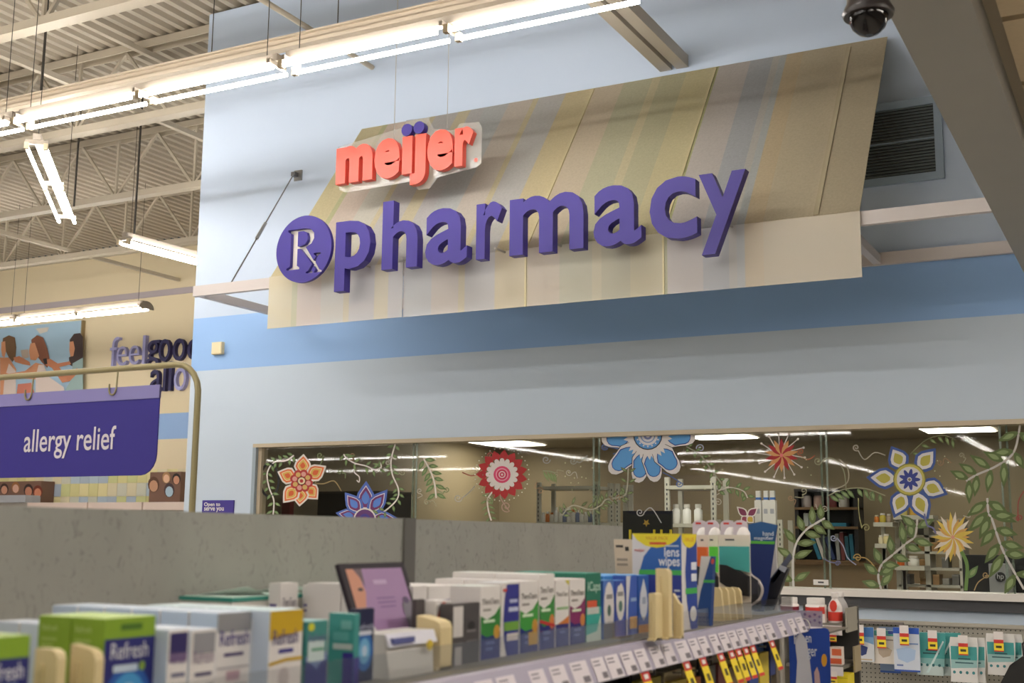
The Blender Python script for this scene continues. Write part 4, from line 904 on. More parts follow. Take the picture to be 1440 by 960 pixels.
pbox('white eye drop carton with grey band', 268, 306, 885, -1.0, .042, WH, [('r',.1,.7,.94,.97,(140,140,146)),('text',REF,.12,.58,.9,.74,(120,96,130)),('r',.2,.42,.85,.47,(86,80,110)),('p',[(.06,.26),(.94,.3),(.94,.33),(.06,.29)],(150,146,156)),('e',.5,.1,.3,.14,(170,150,160))], top=(206,214,226), side=(190,206,222), rows=6)
pbox('larger white and grey eye drop carton with purple name', 306, 354, 861, -1.03, .045, WH, [('r',0,.78,1,1,(136,136,140)),('text',REF,.08,.62,.96,.8,(70,60,130),.01),('r',.22,.5,.8,.54,(90,80,120)),('r',.02,.36,.98,.38,(170,166,172)),('r',.3,.22,.7,.33,(180,150,160)),('r',.02,.16,.98,.18,(170,166,172))], top=(206,218,232), side=(190,206,226), rows=6)
pbox('white and gold eye drop carton', 372, 427, 858, -1.0, .05, WH, [('p',[(0,1),(1,1),(1,.74),(0,.66)],(190,156,24)),('text',REF,.1,.6,.86,.78,(60,50,110),.01),('r',.28,.5,.72,.55,(70,66,140)),('p',[(0,.36),(.5,.4),(1,.4),(1,.44),(.5,.44),(0,.4)],(190,156,24)),('e',.45,.22,.16,.12,(190,180,180)),('r',.2,.02,.85,.1,(120,120,124))], side=(196,210,228), top=(206,224,228), rows=4, sprints=[('r',.1,.1,.5,.9,(206,214,226))])
pbox('small teal and navy lubricant carton with yellow dot', 430, 462, 873, -1.0, .04, (60,130,126), [('r',0,0,1,.42,(50,54,120)),('p',[(0,.42),(1,.42),(1,.55),(.5,.3),(0,.5)],(110,130,176)),('r',.1,.42,.85,.72,(190,206,206)),('text','Refresh',.12,.7,.9,.82,(110,110,150)),('e',.22,.92,.14,.06,(206,206,50)),('r',.25,.57,.8,.61,(90,150,120))], top=(150,196,196))
pbox('narrow navy eye drop carton with glowing blue disc', 500, 527, 856, -1.0, .012, (24,28,66), [('e',.5,.42,.46,.28,(40,100,170)),('e',.5,.42,.3,.18,(110,170,210)),('e',.5,.42,.14,.08,(180,200,220)),('text',REF,.08,.72,.94,.8,(176,180,206)),('r',.14,.64,.86,.7,(196,200,214))], side=(40,44,70), top=(40,44,70))
# cartons standing at the back
for i, (xl, xr, yt, X, lb) in enumerate(((394,420,820,-1.32,'tilted white carton at the back of the shelf left of the placard'),(441,484,822,-1.32,'white carton with small purple text close behind the placard'))):
    o = pbox(lb, xl, xr, yt, X, .024, WH, [('text','TheraTears',.15,.68,.9,.8,(70,60,90)),('r',.2,.55,.8,.6,(160,150,176)),('r',.3,.4,.6,.44,(206,120,120))][0 if i == 0 else 1:], sprints=[('r',.15,.6,.85,.64,(120,110,160)),('r',.15,.68,.75,.72,(120,110,160))])
# teal-lidded trays filling the back of the shelf
for i in range(4):
    y0 = 1.58+i*.128; o = thing('tray_carton', 'white and teal carton lying in the back row, %s from the left' % ['first','second','third','fourth'][i], 'box', (-1.46, y0, SZH), 'teal cartons in the back row')
    MB().box((0,0,0), (.11,.12,.092), M((226,222,214))).obj('carton', o); MB().box((-.002,-.002,.092), (.112,.122,.098), M((60,150,136))).obj('lid', o); MB().box((.004,.004,.098), (.106,.116,.0995), M((206,226,216))).obj('top_film', o)
    MB().add([(.01,.02,.0995),(.1,.05,.115),(.1,.1,.0995)], [(0,1,2)], M((230,232,228))).obj('torn_flap', o)
# tan plastic dividers (upright plates facing the camera)
def divider(label, xa, xb, yt, Y, rows=1, slope=0., thick=.012, col=TAN):
    p, q = PY(xa, yt, Y), PY(xb, yt, Y); zt = p.z; wv = q.x-p.x
    o = thing('shelf_divider', label, 'shelf divider', (p.x, Y, SZH), 'tan plastic shelf dividers')
    r = min(.012, wv*.3); pts = [(p.x,Y,SZH),(q.x,Y,SZH),(q.x,Y,zt-r-slope),(q.x-r*.3,Y,zt-r*.3-slope),(q.x-r,Y,zt-slope),(p.x,Y,zt)]
    part(o, 'plate', MB().prism(pts, (0,thick,0), col)); part(o, 'foot', MB().box((p.x,Y-.01,SZH), (q.x,Y+thick+.001,SZH+.004), col)); part(o, 'rib', MB().box((p.x+wv*.3,Y-.003,SZH), (p.x+wv*.42,Y,zt-.015-slope), M((204,186,142))))
    return o
divider('tan plastic divider at the far left beside the cut-off carton', 50, 82, 911, .93); divider('tan plastic divider before the bright green carton', 100, 136, 905, .965, slope=.004)
o = thing('back_tray', 'flat tan tray behind the far left dividers', 'tray', (-1.32, .86, SZH)); MB().box((0,0,0), (.16,.09,.085), TAN).obj('body', o); MB().box((-.003,-.003,.085), (.163,.093,.09), M((226,210,170))).obj('rim', o)
divider('tan wedge divider right of the purple placard', 586, 620, 865, 1.64, slope=.006, thick=.035)
# purple placard in a dark frame, leaning back
bl, brr = PX(504,898,-1.08), PX(589,890,-1.08); tl, tr = PX(479,792,-1.125), PX(575,790,-1.125)
zb_, zt_ = (bl.z+brr.z)/2, (tl.z+tr.z)/2; ya, yb = (tl.y+bl.y)/2, (tr.y+brr.y)/2
pc = thing('leaning_placard', 'purple advertising placard in a dark frame leaning on the shelf', 'placard', (-1.08, ya, SZH))
P0, U_, V_ = V((-1.08,ya,zb_)), V((0,yb-ya,0)), V((-.045,0,zt_-zb_)); N_ = U_.cross(V_).normalized(); 
if N_.x < 0: N_ = -N_
part(pc, 'board', MB().prism([P0,P0+U_,P0+U_+V_,P0+V_], -N_*.008, M((34,24,36), .65)))
part(pc, 'foot', MB().box((-1.08,ya+.02,SZH), (-1.06,yb-.02,zb_+.005), M((42,30,44))))
face(pc, 'poster', P0, U_, V_, N_, [('r',.07,.08,.93,.92,(150,116,160)),('p',[(.07,.92),(.07,.4),(.2,.36),(.27,.6),(.24,.8),(.17,.92)],(190,130,104)),('p',[(.17,.92),(.3,.92),(.28,.66),(.24,.8)],(96,76,84)),('e',.2,.64,.04,.025,(60,40,44)),('r',.4,.5,.68,.52,(122,86,138)),('r',.4,.44,.68,.46,(122,86,138)),('r',.42,.38,.66,.4,(122,86,138)),('r',.42,.7,.62,.76,(176,150,186)),('p',[(.76,.08),(.92,.08),(.92,.44),(.84,.5),(.76,.4)],(104,98,112)),('e',.84,.46,.05,.05,(70,50,90)),('p',[(.07,.08),(.26,.08),(.2,.22),(.07,.26)],(206,202,204))])
o = thing('trial_tray', 'low white tray with blue lettering before the tan wedge divider', 'tray', (-.98, 1.45, SZH)); a_, b_ = PX(537,892,-1.0), PX(606,892,-1.0)
part(o, 'body', MB().prism([(-.985,a_.y,SZH),(-.985,b_.y-.015,SZH),(-.998,b_.y,a_.z),(-.998,a_.y+.004,a_.z)], (-.05,0,0), M((196,194,190))))
part(o, 'top', MB().prism([(-.99,a_.y+.002,a_.z-.018),(-.99,b_.y,a_.z-.018),(-.997,b_.y,a_.z),(-.997,a_.y+.002,a_.z)], (.002,0,0), M((214,214,226)))); part(o, 'printed_strip', MB().box((-.992,a_.y+.01,a_.z-.014), (-.986,(a_.y+b_.y)/2,a_.z-.006), M((90,96,150)))); part(o, 'yellow_spot', MB().lathe((-.984,b_.y-.03,SZH+.04), [(.008,0),(.008,.002)], M((206,180,60)), 12, 'X'))
# second bay of cartons
PT = (110,100,150)
for xl, xr, lb in ((581,601,'white drops carton half hidden behind the placard'),(602,637,'white drops carton with purple text behind the red arch'),(638,676,'white drops carton with purple text behind the black carton')):
    pbox(lb, xl, xr, 824, -1.1, .07, WH, [('r',.12,.78,.88,.81,PT),('r',.25,.7,.8,.73,PT),('e',.5,.64,.05,.02,(206,130,130))], rows=3)
pbox('small charcoal carton right of the placard', 585, 598, 843, -1.05, .008, (76,70,72), [('r',.1,.6,.9,.7,(120,114,116))])
pbox('white carton with a red and orange arch', 600, 634, 845, -1.03, .03, WH, [('e',.52,.55,.48,.44,(196,60,30)),('e',.52,.52,.36,.34,(222,216,214)),('p',[(.03,.3),(.18,.3),(.2,.62),(.08,.66)],(206,160,60)),('p',[(.86,.3),(1,.3),(.96,.66),(.86,.6)],(110,30,60)),('r',.3,.62,.75,.66,(130,130,160)),('r',.36,.54,.7,.58,(90,90,120))])
pbox('charcoal carton with a white side panel', 637, 675, 848, -1.0, .025, (74,70,72), [('r',.0,.46,.36,.96,(204,200,198)),('e',.68,.62,.14,.08,(36,34,36)),('r',.5,.52,.85,.56,(120,116,118)),('r',.5,.36,.9,.39,(110,106,108)),('r',.06,0,.32,.3,(170,166,166))], top=(110,106,104))
def tt(mid, accent): return [('r',0,0,1,.36,(32,38,116)),('p',[(0,.36),(0,.6),(.3,.54),(.7,.6),(1,.72),(1,.42),(.7,.32),(.3,.3)],mid),('e',.82,.36,.16,.1,accent),('text','TheraTears',.06,.75,.92,.83,(96,92,90),.01),('r',.1,.66,.5,.69,(150,146,142)),('r',.12,.5,.7,.54,(206,226,196)),('r',.25,.2,.7,.24,(96,110,170)),('r',.25,.12,.6,.16,(96,110,170))]
pbox('white, green and navy drops carton beside the charcoal carton', 676, 704, 824, -1.01, .06, WH, tt((50,130,56), (196,150,60)), rows=1, top=(220,226,222))
pbox('slim white carton with a curved navy panel and green stripe', 705, 730, 819, -1.01, .05, WH, [('p',[(.3,.98),(1,.98),(1,0),(.3,0),(.16,.2),(.1,.5),(.18,.8)],(44,48,134)),('r',.15,.34,1,.46,(110,160,60)),('r',.4,.6,.95,.66,(190,196,222)),('r',.45,.72,.9,.77,(170,176,212)),('r',.3,.2,.95,.3,(214,206,206)),('r',.06,.88,.28,.92,(196,70,60))], top=(220,222,226))
pbox('white and bright green drops carton with navy foot and gold square', 731, 757, 817, -1.01, .06, WH, tt((60,150,60), (190,140,50))+[('r',.45,.1,.95,.28,(190,150,50))], rows=3)
pbox('tall white, green and red drops carton', 758, 780, 807, -1.01, .09, WH, tt((56,136,60), (206,120,60))+[('p',[(0,.4),(1,.32),(1,.28),(0,.36)],(190,50,50))], top=(226,228,224), rows=2)
pbox('white drops carton with yellow corner between green and magenta ones', 781, 800, 816, -1.01, .05, WH, [('r',0,0,1,.34,(36,40,116)),('p',[(.7,1),(1,1),(1,.92)],(206,196,70)),('text','TheraTears',.06,.76,.92,.83,(96,92,90)),('r',.05,.56,.95,.6,(150,186,140)),('p',[(.1,.34),(1,.34),(1,.46),(.6,.4)],(206,120,50)),('r',.3,.2,.7,.24,(96,110,170))])
pbox('white, magenta and navy drops carton', 801, 823, 814, -1.01, .06, WH, tt((130,40,96), (200,130,70)), rows=2)
pbox('teal and green capsule carton with red patch', 824, 845, 806, -1.01, .16, (30,110,90), [('r',0,.1,1,.5,(56,168,156)),('p',[(0,0),(1,0),(1,.4),(.7,.14),(0,.1)],(190,206,196)),('text','ICaps',.1,.7,.95,.88,(190,220,206)),('r',.05,.5,.7,.6,(206,86,56)),('r',.05,.4,.85,.5,(190,196,190))], top=(60,150,130))
pbox('white drops carton with black foot and oval window', 848, 864, 816, -1.01, .03, (70,110,190), [('e',.5,.52,.46,.46,(216,212,212)),('r',0,0,1,.26,(70,60,70)),('r',.25,.68,.8,.76,(130,130,134)),('e',.5,.48,.16,.1,(70,100,90))], top=(90,150,206))
pbox('blue drops carton with white oval and green leaf', 865, 879, 816, -1.01, .03, (56,80,170), [('e',.5,.62,.44,.34,(216,214,210)),('r',.2,.72,.8,.8,(130,130,134)),('e',.5,.54,.2,.1,(70,110,100)),('p',[(.1,.98),(.6,.98),(.35,.9)],(40,70,160))], top=(80,140,206))
pbox('long light blue carton with white band behind the oval ones', 848, 896, 809, -1.045, .08, (70,140,206), [('r',0,.6,1,.9,(206,210,220)),('r',.1,.74,.3,.8,(206,110,100))], top=(90,160,220))
pbox('blue and white striped drops carton with orange patch', 880, 896, 809, -1.01, .03, (58,90,176), [('p',[(0,1),(.4,1),(.16,.5),(.1,0),(0,0)],(206,206,212)),('r',.3,.1,.95,.3,(206,160,90)),('r',.4,.56,.9,.62,(150,176,214))], top=(80,150,210))
pbox('blue drops carton with a white pointed lens', 897, 912, 809, -1.01, .03, (40,86,166), [('p',[(.5,.95),(.8,.7),(.88,.5),(.8,.34),(.5,.2),(.2,.34),(.12,.5),(.2,.7)],(200,204,212)),('r',0,0,1,.14,(176,120,60)),('r',.35,.5,.7,.62,(150,160,180))], top=(70,140,200))
divider('short tan divider right of the lens-marked carton', 912, 922, 834, 2.34, thick=.04); divider('tall narrow tan divider before the wipes carton', 922, 940, 799, 2.38, thick=.02); divider('rounded tan divider at the wipes carton corner', 946, 958, 834, 2.42, slope=.02)
# carded item and lens wipes carton turned to the camera
def yface_box(label, xa, xb, yt, Y, dep, col, prints, sidecol, sprints, name='product_box', cat='box', top=None, zb=SZH, lean=0.):
    p, q = PY(xa, yt, Y), PY(xb, yt, Y); z1 = (p.z+q.z)/2; o = thing(name, label, cat, (p.x, Y, zb))
    x0, x1, y0, y1 = p.x, q.x, Y, Y+dep; vs = [(x0+lean,y0,zb),(x1+lean*.5,y0,zb),(x1+lean*.5,y1,zb),(x0+lean,y1,zb),(x0,y0,z1),(x1,y0,z1),(x1,y1,z1),(x0,y1,z1)]
    mb = MB(); mb.add(vs, [(0,3,2,1),(0,1,5,4),(2,3,7,6),(3,0,4,7)], M(col)); mb.add(vs, [(4,5,6,7)], M(top or col)); mb.add(vs, [(1,2,6,5)], M(sidecol)); part(o, 'carton', mb)
    if prints: face(o, 'front_print', V((x0+lean,y0,zb)), V((x1-x0-lean*.5,0,0)), V((-lean,0,z1-zb)), V((0,-1,0)), prints)
    if sprints: face(o, 'side_print', V((x1+lean*.5,y0,zb)), V((0,dep,0)), V((-lean*.5,0,z1-zb)), V((1,0,0)), sprints)
    return o
yface_box('cream carded item with barcode at the end of the grey panel', 863, 892, 758, 2.78, .008, (206,192,172), [('r',.1,.9,.5,.93,(60,56,54)),('r',.6,.86,.8,.91,(40,40,40)),('r',.12,.74,.7,.77,(150,140,128)),('r',.12,.68,.7,.71,(150,140,128)),('r',.15,.54,.6,.57,(200,150,100)),('r',.7,.3,.95,.42,(60,56,54))], (190,176,156), None, 'carded_item', 'card', lean=.012)
pb = (36,92,168)
yface_box('tall teal lubricant carton beside the navy carton', 463, 499, 862, 1.40, .012, (62,146,140), [('r',.58,.0,1,.46,(60,44,140)),('r',.2,.5,.95,.58,(176,186,182)),('r',.5,.78,.9,.9,(110,170,166)),('r',.2,.62,.8,.74,(90,160,156))], (60,140,136), [('r',0,0,1,.4,(60,44,140))], top=(170,214,212))
yface_box('big blue and white lens wipes carton with yellow banner', 889, 958, 750, 2.62, .1, (214,210,212), [('p',[(.1,0),(1,0),(1,1),(.66,.97),(.42,.88),(.24,.76),(.15,.6),(.11,.4)],pb),('p',[(.1,0),(1,0),(1,.57),(.14,.57)],(40,56,140)),('p',[(.13,.57),(1,.57),(1,.62),(.15,.62)],(66,170,80)),('p',[(.0,1),(1,1),(.9,.93),(.72,.87),(.5,.85),(.28,.87),(.1,.93)],(226,206,40)),('text','VALUE PACK',.28,.935,.74,.97,(190,120,40)),('r',.36,.885,.7,.91,(200,70,40)),('text','lens',.66,.76,.96,.86,(224,226,232),.015),('text','wipes',.54,.63,.97,.76,(224,226,232),.015),('text','meijer',.05,.8,.26,.84,(206,80,70),.01),('r',.68,.865,.95,.88,(180,196,220)),('r',.85,.4,.97,.42,(190,200,220)),('r',.85,.34,.97,.36,(190,200,220))],
     (214,210,212), [('p',[(.4,1),(1,1),(1,0),(.55,0),(.3,.3),(.22,.6),(.3,.8)],(38,66,150)),('r',.22,.37,1,.43,(66,170,80)),('p',[(0,1),(1,1),(.95,.92),(.75,.87),(.5,.85),(.25,.87),(.05,.92)],(226,206,40)),('text','VALUE',.2,.92,.8,.96,(200,110,40)),('r',.6,.62,.95,.7,(214,218,228)),('r',.6,.5,.95,.58,(214,218,228)),('e',.7,.16,.22,.08,(206,206,206))], top=(214,196,120))
o = yface_box('slim blue carton leaning before the eyeglass cases', 986, 1003, 782, 2.8, .02, (30,74,140), [('p',[(0,1),(.6,1),(.2,.5),(.1,.2),(0,.2)],(206,206,206)),('r',.3,.62,1,.66,(70,170,90)),('e',.75,.93,.1,.04,(200,80,70))], (30,60,120), None, lean=-.02)
# hanging eyeglass cases: header cards with soft pouches
for i, (xa, xb, c, Y) in enumerate(((984,996,(206,96,36),2.95),(997,1010,(86,196,60),3.07),(1013,1054,(64,158,156),3.15))):
    p, q = PY(xa, 862, Y), PY(xb, 752, Y); lb = ['orange','green','teal'][i]
    o = thing('cloth_pouch_pack', lb + ' and black eyeglass pouch on a cream header card', 'pouch', (p.x, Y, SZH)); wv = q.x-p.x; H = q.z-SZH
    part(o, 'header_card', MB().box((p.x-.004,Y,SZH), (q.x,Y+.004,q.z), M((214,204,190)))); 
    part(o, 'pouch', MB().prism([(p.x,Y-.002,SZH+H*.62),(q.x,Y-.002,SZH+H*.55),(q.x,Y-.002,SZH+H*.86),(p.x,Y-.002,SZH+H*.86)], (0,-.012,0), M(c, .7)))
    part(o, 'dark_lens', MB().prism([(p.x,Y-.003,SZH+H*.64),(p.x+wv*.3,Y-.003,SZH+H*.63),(q.x,Y-.003,SZH+H*.5),(q.x,Y-.003,SZH+H*.26),(p.x+wv*.62,Y-.003,SZH+H*.28),(p.x,Y-.003,SZH+H*.44)], (0,-.016,0), M((22,22,26), .4)))
    if i == 2: part(o, 'orange_tab', MB().prism([(p.x+wv*.45,Y-.02,SZH+H*.32),(p.x+wv*.78,Y-.02,SZH+H*.27),(p.x+wv*.74,Y-.02,SZH+H*.22),(p.x+wv*.4,Y-.02,SZH+H*.26)], (0,-.002,0), M((200,110,40))))
    part(o, 'card_print', MB().box((p.x+wv*.2,Y-.001,SZH+H*.93), (p.x+wv*.5,Y,SZH+H*.95), DGREY))
for i, px in enumerate((974, 991, 1013, 1031)):
    Y = 3.42-.036*i; p, q = PY(px, 752, Y), PY(px+20, 731, Y)
    o = thing('blister_card', 'pale lilac blister card with white dome, %s of the row' % ['first','second','third','last'][i], 'blister card', (p.x, Y, SZH), 'lilac blister cards at the back')
    r = (q.x-p.x)/2; c_ = (p.x+q.x)/2
    part(o, 'card', MB().prism([(p.x,Y,SZH),(q.x,Y,SZH)] + [(c_+r*math.cos(t*.393), Y, q.z-r*.6+r*.6*math.sin(t*.393)) for t in range(9)], (0,.003,0), M((196,186,194))))
    part(o, 'dome', MB().lathe((q.x-.008,Y-.012,p.z-.006), [(.016,-.03),(.019,-.01),(.018,.012),(.011,.024),(.004,.028)], M((230,226,224), .3), 14)); part(o, 'print', MB().box((p.x+.01,Y-.001,q.z-.012), (p.x+.026,Y,q.z-.007), RED))
o = thing('divider_fan', 'fan of four tan dividers under the teal pouch', 'shelf divider', PY(1005,865,2.99))
for i in range(4):
    p, q = PY(1000+i*9, 825, 2.99+i*.03), PY(1014+i*9, 825, 2.99+i*.03); part(o, 'plate', MB().prism([(p.x,p.y,SZH),(q.x+.006,p.y,SZH),(q.x,p.y,p.z-.01),(q.x-.006,p.y,p.z-.002),(p.x+.002,p.y,p.z)], (0,.01,0), TAN))
# hand magnifier in its navy card, white card behind, dark magnifier leaning, pale hook ring
Y = 3.45; hm = [(1052,737),(1070,733),(1093,738),(1080,832),(1076,850),(1062,856),(1055,791)]
o = thing('magnifier_pack', 'navy hand magnifier pack with green line at the shelf end', 'blister card', PY(1066,858,Y)); o.location.z = SZH
part(o, 'card', MB().prism([PY(x,y,Y) for x, y in hm], (0,.006,0), M((20,44,104)))); part(o, 'stem', MB().box((PY(1060,850,Y).x,Y,SZH), (PY(1074,850,Y).x,Y+.006,PY(1066,850,Y).z), M((20,40,96))))
part(o, 'teal_head', MB().add([PY(x,y,Y-.0006) for x, y in ((1052,737),(1070,733),(1093,738),(1089,762),(1053,760))], [(0,1,2,3,4)], M((24,78,130)))); part(o, 'green_line', MB().add([PY(x,y,Y-.0012) for x, y in ((1054,760),(1090,761),(1089,765),(1054,764))], [(0,1,2,3)], M((84,170,60))))
ylabel(o, 'lettering', 'hand', 1073, 747, 1088, 753, Y-.001, M((196,206,220)), .01); ylabel(o, 'lettering', 'magnifier', 1061, 754, 1088, 760, Y-.001, M((196,206,220)), .01)
yface_box('white carton behind the navy magnifier pack', 1082, 1091, 742, 3.5, .01, (210,206,204), None, (200,196,194), None)
Y = 3.475; o = thing('reading_magnifier', 'dark grey rimmed magnifier leaning out over the shelf end', 'magnifier', PY(1078,850,Y)); o.location.z = SZH
part(o, 'handle', MB().prism([PY(x,y,Y) for x, y in ((1074,858),(1086,858),(1108,800),(1100,794),(1080,820))], (0,.02,0), M((42,42,48), .3))); part(o, 'lens_frame', MB().prism([PY(x,y,Y) for x, y in ((1082,815),(1110,778),(1113,785),(1088,820))], (0,.012,0), M((80,86,104), .2)))
part(o, 'clasp', MB().prism([PY(x,y,Y-.004) for x, y in ((1097,794),(1107,798),(1103,805),(1095,800))], (0,.004,0), M((170,176,190), .3)))
Y = 3.3; tag(MB().tube([PY(x,y,Y) for x, y in smooth([(1052,794),(1056,808),(1066,816),(1072,828),(1068,842),(1056,852),(1052,862)])], .004, M((176,168,166), .3), 6).obj('wire_loop'), 'pale curved plastic loop below the teal pouch', 'loop')
o = thing('black_case', 'black eyeglass case standing before the magnifier pack', 'case', PY(1045,860,3.33)); o.location.z = SZH; part(o, 'body', MB().prism([PY(x,y,3.33) for x, y in ((1036,859),(1066,857),(1066,816),(1052,806),(1040,820))], (0,.03,0), M((30,30,36), .5))); part(o, 'flap', MB().prism([PY(x,y,3.248) for x, y in ((1040,838),(1066,834),(1066,816),(1052,806),(1042,820))], (0,-.002,0), M((40,42,54), .5)))
# dim packs hanging under the top shelf
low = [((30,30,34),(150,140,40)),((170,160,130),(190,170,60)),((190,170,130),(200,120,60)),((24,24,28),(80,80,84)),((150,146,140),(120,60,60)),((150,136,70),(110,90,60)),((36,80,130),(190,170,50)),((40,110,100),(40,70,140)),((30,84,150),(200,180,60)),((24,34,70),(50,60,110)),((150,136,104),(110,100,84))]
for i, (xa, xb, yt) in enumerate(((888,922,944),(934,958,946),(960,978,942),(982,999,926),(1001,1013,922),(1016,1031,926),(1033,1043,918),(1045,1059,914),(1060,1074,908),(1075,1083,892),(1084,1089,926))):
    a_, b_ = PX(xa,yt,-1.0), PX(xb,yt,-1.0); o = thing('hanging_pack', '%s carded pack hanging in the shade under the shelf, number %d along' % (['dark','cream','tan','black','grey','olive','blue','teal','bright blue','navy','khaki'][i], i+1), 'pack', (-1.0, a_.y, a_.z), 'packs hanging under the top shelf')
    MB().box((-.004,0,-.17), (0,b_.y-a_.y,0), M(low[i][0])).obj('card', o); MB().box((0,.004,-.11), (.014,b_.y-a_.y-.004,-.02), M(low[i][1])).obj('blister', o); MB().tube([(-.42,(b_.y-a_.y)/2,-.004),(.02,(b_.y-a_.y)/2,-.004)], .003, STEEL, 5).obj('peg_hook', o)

# ================================================================== DISPLAY BEYOND THE GONDOLA END
YD = 4.35
zs1 = PY(1150,875,YD).z; zs2 = PY(1150,934,YD).z
p, q = PY(1104,880,YD), PY(1184,880,YD)
dsp = thing('side_display', 'narrow grey shelf display beyond the end of the gondola', 'display shelf', (p.x, YD, 0))
part(dsp, 'upper_shelf', MB().box((p.x,YD,zs1-.012), (q.x,YD+.25,zs1), shm)); part(dsp, 'lower_shelf', MB().box((p.x,YD,zs2-.012), (q.x,YD+.25,zs2), shm))
part(dsp, 'label_strip', MB().box((p.x,YD-.006,zs1-.04), (q.x,YD,zs1-.008), M((216,210,212)))); part(dsp, 'label_strip', MB().box((q.x-.06,YD-.006,zs2-.034), (q.x,YD,zs2-.004), M((216,210,212))))
part(dsp, 'side_panel', MB().box((q.x+.012,YD+.0,zs1-.03), (q.x+.018,YD+.16,PY(1190,855,YD).z), M((150,146,134)))); part(dsp, 'side_panel', MB().box((q.x+.012,YD+.1,zs2-.03), (q.x+.018,YD+.2,PY(1190,912,YD).z), M((160,146,116)))); part(dsp, 'back', MB().box((p.x,YD+.25,0), (q.x,YD+.27,zs1+.05), M((60,58,56))))
part(dsp, 'left_post', MB().box((p.x-.03,YD,0), (p.x-.005,YD+.25,zs1), M((150,146,138))))
def jar(px, yt, w_, lb, red):
    c = PY(px,875,YD+.08); zt = PY(px,yt,YD+.08).z; r = w_/2; h = zt-zs1; o = thing('vitamin_jar', lb, 'jar', (c.x, YD+.08, zs1))
    MB().lathe((0,0,0), [(r*.94,0),(r,.004),(r,h*.7),(r*.8,h*.76)], M((226,220,218), .35), 16).obj('body', o); MB().lathe((0,0,0), [(r*.86,h*.76),(r*.86,h),(r*.8,h+.002)], M((222,218,214), .35), 16).obj('cap', o)
    MB().lathe((0,0,0), [(r*1.01,h*.15),(r*1.01,h*.62)], M(red, .4), 16).obj('label', o)
jar(1111, 840, .066, 'white capped jar with dark red label on the side display', (130,40,56)); jar(1148, 841, .074, 'white capped jar with bright red label on the side display', (206,52,44))
a_, b_ = PY(1154,873,YD+.02), PY(1165,851,YD+.02); o = thing('small_carton', 'little white and red carton between the jar and the bottle', 'box', (a_.x, YD+.02, zs1)); part(o, 'carton', MB().box((a_.x,YD+.002,zs1), (b_.x-.009,YD+.03,b_.z), M((222,214,208)))); part(o, 'red_patch', MB().box((a_.x,YD+.0005,zs1+.03), (b_.x-.009,YD+.002,b_.z-.005), M((200,60,50))))
c = PY(1175,875,YD+.04); zt = PY(1175,833,YD+.04).z; h = zt-zs1
for k, (dx, dy) in enumerate(((0,0),(.004,.07))):
    o = thing('syrup_bottle', ['white syrup bottle with red heart-shaped label on the side display','pale syrup bottle behind the red-labelled one'][k], 'bottle', (c.x+dx, YD+.04+dy, zs1))
    MB().lathe((0,0,0), [(.023,0),(.025,.004),(.025,h*.5),(.02,h*.64),(.011,h*.78),(.01,h*.84)], M((224,218,216) if k == 0 else (170,168,168), .35), 16).obj('body', o); MB().lathe((0,0,0), [(.013,h*.84),(.013,h)], M((226,222,220)), 12).obj('cap', o)
    if k == 0: MB().lathe((0,0,0), [(.0254,h*.06),(.0254,h*.36)], M((206,54,40)), 16).obj('label', o); MB().add([(.013*math.cos(t*.52), -.0258, h*.56+.02*math.sin(t*.52)) for t in range(12)], [tuple(range(12))], M((206,54,40))).obj('upper_label', o)
a_, b_ = PY(1167,931,YD+.02), PY(1183,910,YD+.02); o = thing('orange_carton', 'white carton with orange bands on the lower display shelf', 'box', (a_.x, YD+.02, zs2)); part(o, 'carton', MB().box((a_.x,YD+.02,zs2), (b_.x,YD+.06,b_.z), M((222,210,200))))
part(o, 'front_print', MB().box((a_.x,YD+.0185,zs2+.004), (b_.x,YD+.02,zs2+.022), M((206,90,50))).box((a_.x+.008,YD+.0185,zs2+.032), (b_.x,YD+.02,b_.z-.006), M((206,100,60))))
a_, b_ = PY(1177,966,YD), PY(1192,949,YD); o = thing('yellow_carton', 'bright yellow carton below the lower display shelf', 'box', (a_.x, YD, a_.z-.1)); part(o, 'carton', MB().box((a_.x,YD,a_.z-.1), (b_.x,YD+.1,b_.z), M((226,206,40)))); part(o, 'lid_seam', MB().box((a_.x,YD-.001,b_.z-.012), (b_.x,YD,b_.z-.01), M((180,160,30))))
def ptag(px, py0, py1, w_, Y, lb, group):
    a_, b_ = PY(px,py1,Y), PY(px,py0,Y); o = thing('price_tag', lb, 'price tag', (a_.x, Y, a_.z), group); H = b_.z-a_.z
    MB().box((-w_/2,0,0), (w_/2,.0015,H), M((222,216,214))).obj('card', o); MB().box((-w_/2,-.001,H*.06), (w_/2,0,H*.42), YELLOW).obj('yellow_field', o); MB().box((-w_/2,-.001,H*.42), (w_/2,0,H*.6), RED).obj('red_band', o)
    MB().box((-w_/2,-.001,0), (w_/2,0,H*.06), RED).obj('red_edge', o); MB().box((-w_*.3,-.0015,H*.18), (w_*.3,-.001,H*.3), M((60,54,30))).obj('price_print', o); return o
ptag(1171, 886, 902, .026, YD-.012, 'yellow price tag below the upper shelf of the side display', 'tags on the side display'); ptag(1171, 944, 962, .03, YD-.012, 'yellow price tag below the lower shelf of the side display', 'tags on the side display')
